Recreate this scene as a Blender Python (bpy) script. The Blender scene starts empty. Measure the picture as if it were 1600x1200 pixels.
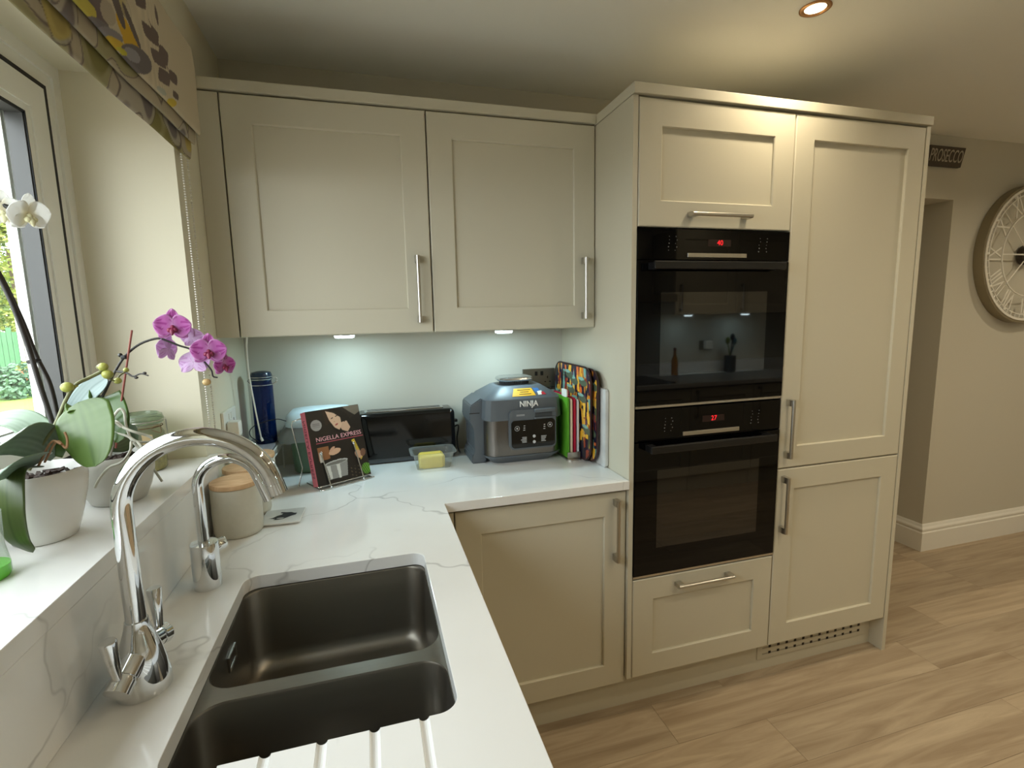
import bpy, bmesh, math, random
import numpy as np
from mathutils import Vector, Matrix

# ------------------------------------------------------------------ camera, world, light
CAM = dict(cx=0.4509, cy=-2.0832, cz=1.4616, yaw=0.2758, pitch=-0.1377, roll=-0.0205, f=782.37)
def cam_axes():
    y, p, r = CAM['yaw'], CAM['pitch'], CAM['roll']
    f = Vector((math.sin(y)*math.cos(p), math.cos(y)*math.cos(p), math.sin(p)))
    rt = Vector((math.cos(y), -math.sin(y), 0)); u = rt.cross(f)
    return math.cos(r)*rt + math.sin(r)*u, -math.sin(r)*rt + math.cos(r)*u, f
RT, UP, FW = cam_axes()
CPOS = Vector((CAM['cx'], CAM['cy'], CAM['cz']))
sc = bpy.context.scene
col = sc.collection
cam = bpy.data.cameras.new('camera'); cam_o = bpy.data.objects.new('camera', cam); col.objects.link(cam_o)
cam.sensor_width = 36.0; cam.sensor_fit = 'HORIZONTAL'; cam.lens = CAM['f']/1600*36
cam.clip_start = 0.02; cam.clip_end = 200
cam_o.matrix_world = Matrix(((RT.x, UP.x, -FW.x, CPOS.x), (RT.y, UP.y, -FW.y, CPOS.y), (RT.z, UP.z, -FW.z, CPOS.z), (0, 0, 0, 1)))
sc.camera = cam_o
vs = sc.view_settings
vs.view_transform = 'Standard'; vs.look = 'None'; vs.gamma = 1.0; vs.use_curve_mapping = False
vs.exposure = 0.0
sc.cycles.max_bounces = 10; sc.cycles.diffuse_bounces = 6; sc.cycles.glossy_bounces = 5
sc.cycles.transparent_max_bounces = 16; sc.cycles.caustics_reflective = False; sc.cycles.caustics_refractive = False
sc.cycles.sample_clamp_indirect = 6.0

world = bpy.data.worlds.new('overcast_sky'); sc.world = world; world.use_nodes = True
bg = world.node_tree.nodes['Background']
bg.inputs['Color'].default_value = (0.90, 0.95, 1.0, 1); bg.inputs['Strength'].default_value = 9.0
DOWN_W, DOWN_C = 4.0, (1.0, 0.85, 0.60)
PUCK_W, PUCK_C = 1.1, (0.60, 0.90, 1.0)

def light(name, kind, loc, energy, color, rot=None, parent=None, **kw):
    l = bpy.data.lights.new(name, kind); l.energy = energy; l.color = color
    for k, v in kw.items(): setattr(l, k, v)
    o = bpy.data.objects.new(name, l); col.objects.link(o); o.location = loc
    if rot: o.rotation_euler = rot
    return o
def portal(name, loc, rot, sx, sy):
    o = light(name, 'AREA', loc, 1.0, (1, 1, 1), rot, shape='RECTANGLE', size=sx, size_y=sy)
    o.data.cycles.is_portal = True
    return o
# daylight openings: sampling guides only, the sky itself is the light
portal('window_portal', (-0.36, -1.43, 1.575), (0, math.radians(-90), 0), 0.97, 1.75)

# ------------------------------------------------------------------ fixed measures (metres)
ZW, ZS, ZC = 0.895, 1.089, 2.3636           # worktop, sill, ceiling heights
XO = 1.2945                                 # left edge of the oven housing's doors
DT = 0.612                                  # depth of the tall units' fronts
XE = 2.511                                  # outer face of the tall end panel
XWF, YWF = 0.644, -0.618                    # worktop front edges
YOPP = -3.15                                # wall behind the camera
XR = 6.2                                    # right wall
YREV = -0.551; YREV2 = -2.30                # window reveal ends
def at(px, py, x=None, y=None, z=None):
    d = FW + RT*((px-800)/CAM['f']) - UP*((py-600)/CAM['f'])
    if x is not None: t = (x-CPOS.x)/d.x
    elif y is not None: t = (y-CPOS.y)/d.y
    else: t = (z-CPOS.z)/d.z
    return CPOS + d*t

# ------------------------------------------------------------------ materials
def lin(c):
    return tuple(((v/255)/12.92 if v/255 <= 0.04045 else ((v/255+0.055)/1.055)**2.4) for v in c)
def rgba(c): return (*lin(c), 1.0)
MATS = {}
def new_mat(name):
    m = bpy.data.materials.new(name); m.use_nodes = True; MATS[name] = m
    nt = m.node_tree; b = nt.nodes['Principled BSDF']
    return m, nt, b
def N(nt, t, **kw):
    n = nt.nodes.new(t)
    for k, v in kw.items():
        if k in n.inputs: n.inputs[k].default_value = v
        else: setattr(n, k, v)
    return n
def plain(name, c, rough=0.5, metal=0.0, spec=0.5, bump=0.0, bscale=200.0, vary=0.0, vscale=3.0, coat=0.0, sheen=0.0):
    m, nt, b = new_mat(name)
    b.inputs['Base Color'].default_value = rgba(c); b.inputs['Roughness'].default_value = rough
    b.inputs['Metallic'].default_value = metal; b.inputs['Specular IOR Level'].default_value = spec
    b.inputs['Coat Weight'].default_value = coat; b.inputs['Sheen Weight'].default_value = sheen
    tc = N(nt, 'ShaderNodeTexCoord')
    if vary:
        n = N(nt, 'ShaderNodeTexNoise', Scale=vscale, Detail=4.0); nt.links.new(tc.outputs['Object'], n.inputs['Vector'])
        mx = N(nt, 'ShaderNodeMix', data_type='RGBA', blend_type='MIX')
        mx.inputs['A'].default_value = rgba(tuple(max(0, v*(1-vary)) for v in c)); mx.inputs['B'].default_value = rgba(tuple(min(255, v*(1+vary)) for v in c))
        nt.links.new(n.outputs['Fac'], mx.inputs['Factor']); nt.links.new(mx.outputs['Result'], b.inputs['Base Color'])
    if bump:
        n = N(nt, 'ShaderNodeTexNoise', Scale=bscale, Detail=3.0); nt.links.new(tc.outputs['Object'], n.inputs['Vector'])
        bp = N(nt, 'ShaderNodeBump', Strength=bump, Distance=0.001); nt.links.new(n.outputs['Fac'], bp.inputs['Height'])
        nt.links.new(bp.outputs['Normal'], b.inputs['Normal'])
    return m
def emit(name, c, s):
    m, nt, b = new_mat(name)
    b.inputs['Base Color'].default_value = (0, 0, 0, 1)
    b.inputs['Emission Color'].default_value = rgba(c); b.inputs['Emission Strength'].default_value = s
    return m
def clear_glass(name, tint=(255, 255, 255), refl=0.9, rough=0.0, op=0.0):
    m, nt, b = new_mat(name)
    out = nt.nodes['Material Output']; nt.nodes.remove(b)
    tr = N(nt, 'ShaderNodeBsdfTransparent'); tr.inputs['Color'].default_value = rgba(tint)
    gl = N(nt, 'ShaderNodeBsdfGlossy'); gl.inputs['Roughness'].default_value = rough
    # Schlick reflectance, the same from both faces of the sheet
    fr = N(nt, 'ShaderNodeLayerWeight', Blend=0.5); pw = N(nt, 'ShaderNodeMath', operation='POWER'); pw.inputs[1].default_value = 5.0; nt.links.new(fr.outputs['Facing'], pw.inputs[0])
    mu = N(nt, 'ShaderNodeMath', operation='MULTIPLY_ADD'); mu.inputs[1].default_value = 0.96*refl; mu.inputs[2].default_value = 0.04*refl
    nt.links.new(pw.outputs[0], mu.inputs[0])
    mx = N(nt, 'ShaderNodeMixShader'); nt.links.new(mu.outputs[0], mx.inputs[0]); nt.links.new(tr.outputs[0], mx.inputs[1]); nt.links.new(gl.outputs[0], mx.inputs[2])
    last = mx
    if op:
        df = N(nt, 'ShaderNodeBsdfDiffuse'); df.inputs['Color'].default_value = rgba(tint)
        m2 = N(nt, 'ShaderNodeMixShader'); m2.inputs[0].default_value = op
        nt.links.new(mx.outputs[0], m2.inputs[1]); nt.links.new(df.outputs[0], m2.inputs[2]); last = m2
    nt.links.new(last.outputs[0], out.inputs['Surface'])
    return m
def printed(name, rough=0.6, bump=0.0, trans=0.0, coat=0.0):
    m, nt, b = new_mat(name)
    a = N(nt, 'ShaderNodeAttribute', attribute_name='Col'); nt.links.new(a.outputs['Color'], b.inputs['Base Color'])
    b.inputs['Roughness'].default_value = rough; b.inputs['Coat Weight'].default_value = coat
    if bump:
        tc = N(nt, 'ShaderNodeTexCoord'); n = N(nt, 'ShaderNodeTexNoise', Scale=900.0); nt.links.new(tc.outputs['Object'], n.inputs['Vector'])
        bp = N(nt, 'ShaderNodeBump', Strength=bump, Distance=0.001); nt.links.new(n.outputs['Fac'], bp.inputs['Height']); nt.links.new(bp.outputs['Normal'], b.inputs['Normal'])
    if trans:
        out = nt.nodes['Material Output']; t = N(nt, 'ShaderNodeBsdfTranslucent'); nt.links.new(a.outputs['Color'], t.inputs['Color'])
        mx = N(nt, 'ShaderNodeMixShader'); mx.inputs[0].default_value = trans
        nt.links.new(b.outputs[0], mx.inputs[1]); nt.links.new(t.outputs[0], mx.inputs[2]); nt.links.new(mx.outputs[0], out.inputs['Surface'])
    return m
def quartz(name):
    m, nt, b = new_mat(name)
    tc = N(nt, 'ShaderNodeTexCoord')
    nz = N(nt, 'ShaderNodeTexNoise', Scale=2.6, Detail=3.5, Roughness=0.55); nt.links.new(tc.outputs['Object'], nz.inputs['Vector'])
    sub = N(nt, 'ShaderNodeVectorMath', operation='MULTIPLY_ADD'); sub.inputs[1].default_value = (0.5, 0.5, 0.5)
    nt.links.new(nz.outputs['Color'], sub.inputs[0]); nt.links.new(tc.outputs['Object'], sub.inputs[2])
    vo = N(nt, 'ShaderNodeTexVoronoi', feature='DISTANCE_TO_EDGE', Scale=1.7); nt.links.new(sub.outputs[0], vo.inputs['Vector'])
    r1 = N(nt, 'ShaderNodeMapRange'); r1.inputs['From Min'].default_value = 0.0; r1.inputs['From Max'].default_value = 0.007; r1.inputs['To Min'].default_value = 1.0; r1.inputs['To Max'].default_value = 0.0
    nt.links.new(vo.outputs['Distance'], r1.inputs['Value'])
    mk = N(nt, 'ShaderNodeTexNoise', Scale=2.3, Detail=3.0); nt.links.new(tc.outputs['Object'], mk.inputs['Vector'])
    r2 = N(nt, 'ShaderNodeMapRange'); r2.inputs['From Min'].default_value = 0.43; r2.inputs['From Max'].default_value = 0.56; nt.links.new(mk.outputs['Fac'], r2.inputs['Value'])
    mu = N(nt, 'ShaderNodeMath', operation='MULTIPLY'); nt.links.new(r1.outputs[0], mu.inputs[0]); nt.links.new(r2.outputs[0], mu.inputs[1])
    mu2 = N(nt, 'ShaderNodeMath', operation='MULTIPLY'); mu2.inputs[1].default_value = 0.5; nt.links.new(mu.outputs[0], mu2.inputs[0])
    cl = N(nt, 'ShaderNodeTexNoise', Scale=5.0, Detail=5.0); nt.links.new(tc.outputs['Object'], cl.inputs['Vector'])
    base = N(nt, 'ShaderNodeMix', data_type='RGBA'); base.inputs['A'].default_value = rgba((226, 225, 222)); base.inputs['B'].default_value = rgba((238, 238, 237)); nt.links.new(cl.outputs['Fac'], base.inputs['Factor'])
    mx = N(nt, 'ShaderNodeMix', data_type='RGBA'); mx.inputs['B'].default_value = rgba((140, 138, 136))
    nt.links.new(base.outputs['Result'], mx.inputs['A']); nt.links.new(mu2.outputs[0], mx.inputs['Factor']); nt.links.new(mx.outputs['Result'], b.inputs['Base Color'])
    b.inputs['Roughness'].default_value = 0.12
    return m
def wood(name, c1, c2, scale=(1.5, 22, 22), rough=0.45, objrand=0.0, bump=0.1):
    m, nt, b = new_mat(name)
    tc = N(nt, 'ShaderNodeTexCoord'); mp = N(nt, 'ShaderNodeMapping'); mp.inputs['Scale'].default_value = scale
    nt.links.new(tc.outputs['Object'], mp.inputs['Vector'])
    oi = N(nt, 'ShaderNodeObjectInfo')
    if objrand:
        cmb = N(nt, 'ShaderNodeVectorMath', operation='SCALE'); cmb.inputs[0].default_value = (13.1, 7.7, 3.3); nt.links.new(oi.outputs['Random'], cmb.inputs['Scale'])
        nt.links.new(cmb.outputs[0], mp.inputs['Location'])
    n1 = N(nt, 'ShaderNodeTexNoise', Scale=1.0, Detail=8.0, Roughness=0.6, Distortion=1.2); nt.links.new(mp.outputs[0], n1.inputs['Vector'])
    rp = N(nt, 'ShaderNodeMapRange'); rp.inputs['From Min'].default_value = 0.3; rp.inputs['From Max'].default_value = 0.7; nt.links.new(n1.outputs['Fac'], rp.inputs['Value'])
    mx = N(nt, 'ShaderNodeMix', data_type='RGBA'); mx.inputs['A'].default_value = rgba(c1); mx.inputs['B'].default_value = rgba(c2); nt.links.new(rp.outputs[0], mx.inputs['Factor'])
    last = mx.outputs['Result']
    if objrand:
        hs = N(nt, 'ShaderNodeHueSaturation'); nt.links.new(last, hs.inputs['Color'])
        vr = N(nt, 'ShaderNodeMapRange'); vr.inputs['To Min'].default_value = 1-objrand; vr.inputs['To Max'].default_value = 1+objrand; nt.links.new(oi.outputs['Random'], vr.inputs['Value'])
        nt.links.new(vr.outputs[0], hs.inputs['Value']); last = hs.outputs['Color']
    nt.links.new(last, b.inputs['Base Color']); b.inputs['Roughness'].default_value = rough
    bp = N(nt, 'ShaderNodeBump', Strength=bump, Distance=0.001); nt.links.new(n1.outputs['Fac'], bp.inputs['Height']); nt.links.new(bp.outputs['Normal'], b.inputs['Normal'])
    return m
def brushed(name, c, rough=0.3, stretch=(2, 300, 300)):
    m, nt, b = new_mat(name)
    b.inputs['Base Color'].default_value = rgba(c); b.inputs['Metallic'].default_value = 1.0
    tc = N(nt, 'ShaderNodeTexCoord'); mp = N(nt, 'ShaderNodeMapping'); mp.inputs['Scale'].default_value = stretch; nt.links.new(tc.outputs['Object'], mp.inputs['Vector'])
    n1 = N(nt, 'ShaderNodeTexNoise', Scale=1.0, Detail=4.0); nt.links.new(mp.outputs[0], n1.inputs['Vector'])
    rp = N(nt, 'ShaderNodeMapRange'); rp.inputs['To Min'].default_value = rough*0.75; rp.inputs['To Max'].default_value = rough*1.3; nt.links.new(n1.outputs['Fac'], rp.inputs['Value']); nt.links.new(rp.outputs[0], b.inputs['Roughness'])
    return m

paint = plain('cabinet_paint', (202, 196, 177), rough=0.42, spec=0.35, bump=0.02, bscale=600)
wallp = plain('wall_paint', (203, 199, 186), rough=0.85, spec=0.2, bump=0.05, bscale=350)
revealp = plain('reveal_paint', (224, 218, 197), rough=0.8, spec=0.2)
ceilp = plain('ceiling_paint', (238, 238, 232), rough=0.9, spec=0.2, bump=0.04, bscale=200)
whitep = plain('white_gloss_paint', (235, 233, 226), rough=0.35)
upvc = plain('white_upvc', (238, 239, 234), rough=0.3)
gasket = plain('black_gasket', (22, 22, 26), rough=0.6)
greyglaze = plain('grey_spacer', (72, 72, 71), rough=0.35)
stone = quartz('white_quartz')
plank_m = wood('oak_vinyl', (150, 130, 106), (190, 172, 147), scale=(1.4, 20, 20), rough=0.42, objrand=0.13)
subfloor = plain('subfloor_dark', (70, 55, 42), rough=0.9)
chrome = plain('chrome', (226, 228, 230), rough=0.04, metal=1.0)
satin = plain('satin_steel', (196, 192, 184), rough=0.3, metal=1.0)
sinksteel = brushed('sink_steel', (132, 127, 118), rough=0.38, stretch=(3, 260, 260))
darkgap = plain('shadow_gap', (40, 34, 28), rough=0.8)
blackgl = plain('black_glass', (4, 4, 5), rough=0.03, spec=0.25)
blackgl2 = plain('black_window_glass', (10, 11, 12), rough=0.03, spec=0.8)
blackpl = plain('black_plastic', (14, 14, 15), rough=0.35)
blackgloss = plain('black_gloss', (8, 8, 9), rough=0.08)
whitepl = plain('white_plastic', (232, 230, 222), rough=0.35)
pane = clear_glass('window_glass', (250, 252, 250), refl=0.9)
clearpl = clear_glass('clear_plastic', (240, 244, 242), refl=1.0, rough=0.05, op=0.13)
linerpl = clear_glass('liner_plastic', (200, 205, 205), refl=1.0, rough=0.2, op=0.35)
ceramic = plain('white_ceramic', (226, 224, 220), rough=0.12)
stoneware = plain('stoneware', (200, 196, 182), rough=0.4, vary=0.03, vscale=60)
potgrey = plain('grey_ceramic', (188, 186, 178), rough=0.3, bump=0.25, bscale=60)
lidwood = wood('bamboo_lid', (188, 148, 106), (222, 186, 146), scale=(14, 60, 14), rough=0.5)
bark = plain('orchid_bark', (46, 34, 28), rough=0.8, bump=1.0, bscale=90, vary=0.5, vscale=120)
leafm = printed('leaf_green', rough=0.35, trans=0.08)
petalm = printed('petal', rough=0.6, trans=0.35)
stemd = plain('stem_dark', (32, 27, 23), rough=0.5, vary=0.3, vscale=40)
stemg = plain('stem_green', (110, 112, 74), rough=0.5, vary=0.2, vscale=40)
rootm = plain('aerial_root', (176, 174, 160), rough=0.6, vary=0.2, vscale=50)
budm = plain('bud_green', (158, 160, 78), rough=0.4, vary=0.15, vscale=50)
redstick = plain('plant_stake', (132, 70, 58), rough=0.6)
# ------------------------------------------------------------------ helpers
def BM(): return bmesh.new()
def box(bm, x0, x1, y0, y1, z0, z1, bev=0.0, seg=2):
    x0, x1 = min(x0, x1), max(x0, x1); y0, y1 = min(y0, y1), max(y0, y1); z0, z1 = min(z0, z1), max(z0, z1)
    v = [bm.verts.new(p) for p in ((x0,y0,z0),(x1,y0,z0),(x1,y1,z0),(x0,y1,z0),(x0,y0,z1),(x1,y0,z1),(x1,y1,z1),(x0,y1,z1))]
    fs = [bm.faces.new([v[i] for i in q]) for q in ((3,2,1,0),(4,5,6,7),(0,1,5,4),(1,2,6,5),(2,3,7,6),(3,0,4,7))]
    if bev:
        es = list({e for f in fs for e in f.edges})
        bmesh.ops.bevel(bm, geom=es, offset=bev, segments=seg, profile=0.5, affect='EDGES', clamp_overlap=True)
    return v
def loft(bm, rings, cap0=True, cap1=True, closed=True):
    vs_ = [[bm.verts.new(p) for p in r] for r in rings]
    n = len(vs_[0])
    for a, b in zip(vs_[:-1], vs_[1:]):
        for i in range(n if closed else n-1):
            j = (i+1) % n
            bm.faces.new((a[i], a[j], b[j], b[i]))
    if cap0: bm.faces.new(list(reversed(vs_[0])))
    if cap1: bm.faces.new(vs_[-1])
    return vs_
def circle(c, r, z, n=32, ry=None):
    ry = ry or r
    return [(c[0]+r*math.cos(2*math.pi*i/n), c[1]+ry*math.sin(2*math.pi*i/n), z) for i in range(n)]
def lathe(bm, c, prof, n=32, sy=1.0, cap0=True, cap1=True):
    return loft(bm, [circle(c, max(r, 1e-4), z, n, max(r, 1e-4)*sy) for r, z in prof], cap0, cap1)
def rrect(x0, x1, y0, y1, r, n=6):
    pts = []
    for cx, cy, a0 in ((x1-r, y1-r, 0), (x0+r, y1-r, 90), (x0+r, y0+r, 180), (x1-r, y0+r, 270)):
        for k in range(n+1):
            a = math.radians(a0+90*k/n); pts.append((cx+r*math.cos(a), cy+r*math.sin(a)))
    return pts
def rr3(x0, x1, y0, y1, r, z, n=6): return [(x, y, z) for x, y in rrect(x0, x1, y0, y1, r, n)]
def spline(pts, n=8):
    P = [Vector(p) for p in pts]; P = [2*P[0]-P[1]] + P + [2*P[-1]-P[-2]]
    out = []
    for i in range(1, len(P)-2):
        for k in range(n):
            t = k/n; a, b, c, d = P[i-1], P[i], P[i+1], P[i+2]
            out.append(0.5*((2*b)+(c-a)*t+(2*a-5*b+4*c-d)*t*t+(3*b-a-3*c+d)*t**3))
    out.append(P[-2]); return out
def tube(bm, pts, r, n=10, caps=True):
    P = [Vector(p) for p in pts]; rs = r if isinstance(r, (list, tuple)) else [r]*len(P)
    if len(rs) != len(P): rs = [rs[0]+(rs[-1]-rs[0])*i/(len(P)-1) for i in range(len(P))]
    T = []
    for i in range(len(P)):
        a = P[max(i-1, 0)]; b = P[min(i+1, len(P)-1)]; T.append((b-a).normalized())
    nrm = T[0].orthogonal().normalized(); rings = []
    for i, p in enumerate(P):
        nrm = (nrm - T[i]*nrm.dot(T[i])); nrm = nrm.normalized() if nrm.length > 1e-6 else T[i].orthogonal().normalized()
        b = T[i].cross(nrm)
        rings.append([p + rs[i]*(math.cos(2*math.pi*k/n)*nrm + math.sin(2*math.pi*k/n)*b) for k in range(n)])
    return loft(bm, rings, caps, caps)
def ball(bm, c, r, u=12, v=8, s=(1, 1, 1)):
    m = Matrix.Translation(c) @ Matrix.Diagonal((s[0], s[1], s[2], 1))
    bmesh.ops.create_uvsphere(bm, u_segments=u, v_segments=v, radius=r, matrix=m)
def prism(bm, pts, f0, f1):
    a = [bm.verts.new(f0(p)) for p in pts]; b = [bm.verts.new(f1(p)) for p in pts]; n = len(pts)
    bm.faces.new(list(reversed(a))); bm.faces.new(b)
    for i in range(n):
        j = (i+1) % n; bm.faces.new((a[i], a[j], b[j], b[i]))
def ring_frame(bm, o, i, y0, y1):
    """rectangular ring in the xz plane: o, i = (x0,x1,z0,z1), from y0 (front) to y1"""
    def q(r, y): return [(r[0], y, r[2]), (r[1], y, r[2]), (r[1], y, r[3]), (r[0], y, r[3])]
    b = 0.003
    oo = (o[0]+b, o[1]-b, o[2]+b, o[3]-b); ii = (i[0]-b, i[1]+b, i[2]-b, i[3]+b)
    rings = [q(o, y1), q(o, y0+b), q(oo, y0), q(ii, y0), q(i, y0+b), q(i, y1)]
    vs_ = [[bm.verts.new(p) for p in r] for r in rings]
    for a, c in zip(vs_, vs_[1:]+vs_[:1]):
        for k in range(4): bm.faces.new((a[k], a[(k+1) % 4], c[(k+1) % 4], c[k]))
def link(name, me, mat=None, parent=None):
    o = bpy.data.objects.new(name, me); col.objects.link(o)
    if mat is not None and not me.materials: me.materials.append(mat)
    if parent is not None:
        o.parent = parent
        if parent.type == 'EMPTY': o.matrix_parent_inverse = parent.matrix_basis.inverted()
    return o
def obj(name, bm, mat, parent=None, smooth=False, angle=40):
    bmesh.ops.remove_doubles(bm, verts=bm.verts, dist=1e-6)
    bmesh.ops.recalc_face_normals(bm, faces=bm.faces)
    me = bpy.data.meshes.new(name); bm.to_mesh(me); bm.free()
    if smooth:
        me.polygons.foreach_set('use_smooth', [True]*len(me.polygons)); me.set_sharp_from_angle(angle=math.radians(angle))
    return link(name, me, mat, parent)
def tag(o, label, cat, group=None):
    o['label'] = label; o['category'] = cat
    if group: o['group'] = group
    return o
def struct(o): o['kind'] = 'structure'; return o
def thing(name, loc, label, cat, group=None, rz=0.0):
    o = bpy.data.objects.new(name, None); col.objects.link(o); o.location = loc; o.rotation_euler = (0, 0, rz)
    o.empty_display_size = 0.05
    return tag(o, label, cat, group)
def sbox(name, mat, parent, *b, bev=0.0, seg=2, smooth=False):
    bm = BM(); box(bm, *b, bev=bev, seg=seg); return obj(name, bm, mat, parent, smooth)
def outline_mesh(name, outers, z, half, mat, parent=None, bevel=0.0):
    """2D outlines (first outer, then holes) filled and extruded"""
    cu = bpy.data.curves.new(name, 'CURVE'); cu.dimensions = '2D'; cu.fill_mode = 'BOTH'; cu.extrude = max(half-bevel, 1e-5); cu.bevel_depth = bevel; cu.bevel_resolution = 2; cu.offset = -bevel
    for pts in outers:
        s = cu.splines.new('POLY'); s.points.add(len(pts)-1); s.use_cyclic_u = True
        for p, q in zip(s.points, pts): p.co = (q[0], q[1], 0, 1)
    o = bpy.data.objects.new(name, cu); col.objects.link(o)
    dg = bpy.context.evaluated_depsgraph_get(); me = bpy.data.meshes.new_from_object(o.evaluated_get(dg))
    bpy.data.objects.remove(o); bpy.data.curves.remove(cu)
    me.name = name; me.transform(Matrix.Translation((0, 0, z))); me.polygons.foreach_set('use_smooth', [False]*len(me.polygons))
    me.materials.clear()
    return link(name, me, mat, parent)
def text(name, body, size, mat, parent, M, ext=0.0004, align='CENTER', xs=1.0, bold=0.0):
    cu = bpy.data.curves.new(name, 'FONT'); cu.body = body; cu.size = size; cu.extrude = ext; cu.align_x = align; cu.align_y = 'CENTER'; cu.resolution_u = 3; cu.offset = bold
    o = bpy.data.objects.new(name, cu); col.objects.link(o)
    dg = bpy.context.evaluated_depsgraph_get(); me = bpy.data.meshes.new_from_object(o.evaluated_get(dg))
    bpy.data.objects.remove(o); bpy.data.curves.remove(cu); me.materials.clear(); me.name = name
    me.transform(M @ Matrix.Diagonal((xs, 1, 1, 1)))
    return link(name, me, mat, parent)
def frame_m(o, ax, ay):
    ax = Vector(ax).normalized(); ay = Vector(ay).normalized(); az = ax.cross(ay); o = Vector(o)
    return Matrix(((ax.x, ay.x, az.x, o.x), (ax.y, ay.y, az.y, o.y), (ax.z, ay.z, az.z, o.z), (0, 0, 0, 1)))
def grid(name, nu, nv, posf, colf, mat, parent=None, thick=0.0):
    """posf(U,V)->(x,y,z) arrays, colf(U,V)->rgb arrays (sRGB 0..255); U,V in 0..1"""
    u, v = np.linspace(0, 1, nu), np.linspace(0, 1, nv); V, U = np.meshgrid(v, u, indexing='ij')
    X, Y, Z = posf(U, V); co = np.stack([np.broadcast_to(a, U.shape) for a in (X, Y, Z)], -1).reshape(-1, 3)
    idx = np.arange(nu*nv).reshape(nv, nu)
    f = np.stack([idx[:-1, :-1], idx[:-1, 1:], idx[1:, 1:], idx[1:, :-1]], -1).reshape(-1, 4)
    me = bpy.data.meshes.new(name); me.vertices.add(len(co)); me.vertices.foreach_set('co', co.ravel().astype(np.float32))
    me.loops.add(f.size); me.loops.foreach_set('vertex_index', f.ravel().astype(np.int32)); me.polygons.add(len(f))
    me.polygons.foreach_set('loop_start', np.arange(0, f.size, 4, dtype=np.int32)); me.update(calc_edges=True)
    me.polygons.foreach_set('use_smooth', np.ones(len(f), dtype=bool))
    C = np.asarray(colf(U, V), float)/255.0; L = np.where(C <= 0.04045, C/12.92, ((C+0.055)/1.055)**2.4)
    a = me.color_attributes.new('Col', 'FLOAT_COLOR', 'POINT'); a.data.foreach_set('color', np.concatenate([L, np.ones(L.shape[:2]+(1,))], -1).reshape(-1).astype(np.float32))
    o = link(name, me, mat, parent)
    if thick:
        md = o.modifiers.new('thickness', 'SOLIDIFY'); md.thickness = thick; md.offset = 0
    return o

# ------------------------------------------------------------------ the room
YC = YREV
fl = struct(sbox('floor', subfloor, None, 0.0, XR, YOPP, 1.4, -0.06, -0.0035))
rng = random.Random(4)
PW, PL = 0.18, 1.22
full = None
def plank_row(k, ya, yb, xmin, xmax, off):
    global full
    x = off - math.ceil(off/PL)*PL; g = 0.0004
    while x < xmax:
        xa, xb = max(x, xmin), min(x+PL, xmax); x += PL
        if xb-xa < 0.02: continue
        whole = xb-xa > PL-1e-4 and yb-ya > PW-1e-4
        if whole and full is not None: o = link('plank', full, plank_m, fl)
        else:
            bm = BM(); box(bm, 0, xb-xa-2*g, 0, yb-ya-2*g, -0.003, 0.0, bev=0.0004, seg=1); o = obj('plank', bm, plank_m, fl)
            if whole: full = o.data
        o.location = (xa+g, ya+g, 0)
for k in range(-14, 12):
    y = -0.767+k*PW; off = {-1: 1.75, 0: 1.39, 1: 1.71}.get(k, rng.uniform(0, PL))
    for lo, hi, xmin, xmax in ((YOPP, 0.0, 0.0, XR), (0.0, 0.26, 2.661, 3.582), (0.26, 1.4, 2.2, 4.6)):
        ya, yb = max(y, lo), min(y+PW, hi)
        if yb-ya > 0.004: plank_row(k, ya, yb, xmin, xmax, off)

TW = 0.30
bm = BM()
# back wall with the doorway (x 2.66..3.583, up to 2.037)
box(bm, -0.3, 2.66, 0, 0.26, -0.06, ZC+0.1); box(bm, 3.583, XR+0.2, 0, 0.26, -0.06, ZC+0.1); box(bm, 2.66, 3.583, 0, 0.26, 2.037, ZC+0.1)
struct(obj('wall_back', bm, wallp))
struct(sbox('wall_hall', wallp, None, 2.2, 4.6, 1.4, 1.5, -0.06, ZC))
bm = BM(); box(bm, 2.1, 2.2, 0.26, 1.5, -0.06, ZC); box(bm, 4.6, 4.7, 0.26, 1.5, -0.06, ZC); struct(obj('wall_hall_side', bm, wallp))
struct(sbox('ceiling_hall', ceilp, None, 2.1, 4.7, 0.26, 1.5, ZC, ZC+0.1))
bm = BM()
box(bm, -TW, 0, YREV, 0, -0.06, ZC+0.1); box(bm, -TW, 0, YOPP-0.1, YREV2, -0.06, ZC+0.1)
box(bm, -TW, 0, YREV2, YREV, -0.06, ZS-0.031); box(bm, -TW, 0, YREV2, YREV, 2.062, ZC+0.1)
struct(obj('wall_left', bm, revealp))
struct(sbox('ceiling', ceilp, None, -TW, XR+0.2, YOPP-0.1, 0.0, ZC, ZC+0.1))
struct(sbox('wall_front', wallp, None, -TW, XR+0.2, YOPP-0.12, YOPP, -0.06, ZC+0.1))
struct(sbox('wall_right', wallp, None, XR, XR+0.2, YOPP, 0, -0.06, ZC))
# baseboards with a moulded top, wrapping into the doorway
def skirting(name, path, h=0.165, t=0.018):
    prof = [(0, 0), (t, 0), (t, h-0.052), (t-0.007, h-0.047), (t-0.007, h-0.040), (t-0.001, h-0.034), (t-0.002, h-0.026), (t-0.009, h-0.016), (t-0.012, h-0.006), (0.003, h), (0, h)]
    bm = BM()
    rings = []
    for (x, y, nx, ny) in path: rings.append([(x+nx*d, y+ny*d, z) for d, z in prof])
    loft(bm, rings); return struct(obj(name, bm, whitep))
skirting('baseboard_back', [(XR-0.001, -0.0005, 0, -1), (3.5825, -0.0005, -1, -1), (3.5825, 0.26, -1, 0)])
skirting('baseboard_right', [(XR-0.0005, -0.02, -1, 0), (XR-0.0005, YOPP+0.02, -1, 0)])

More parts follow.
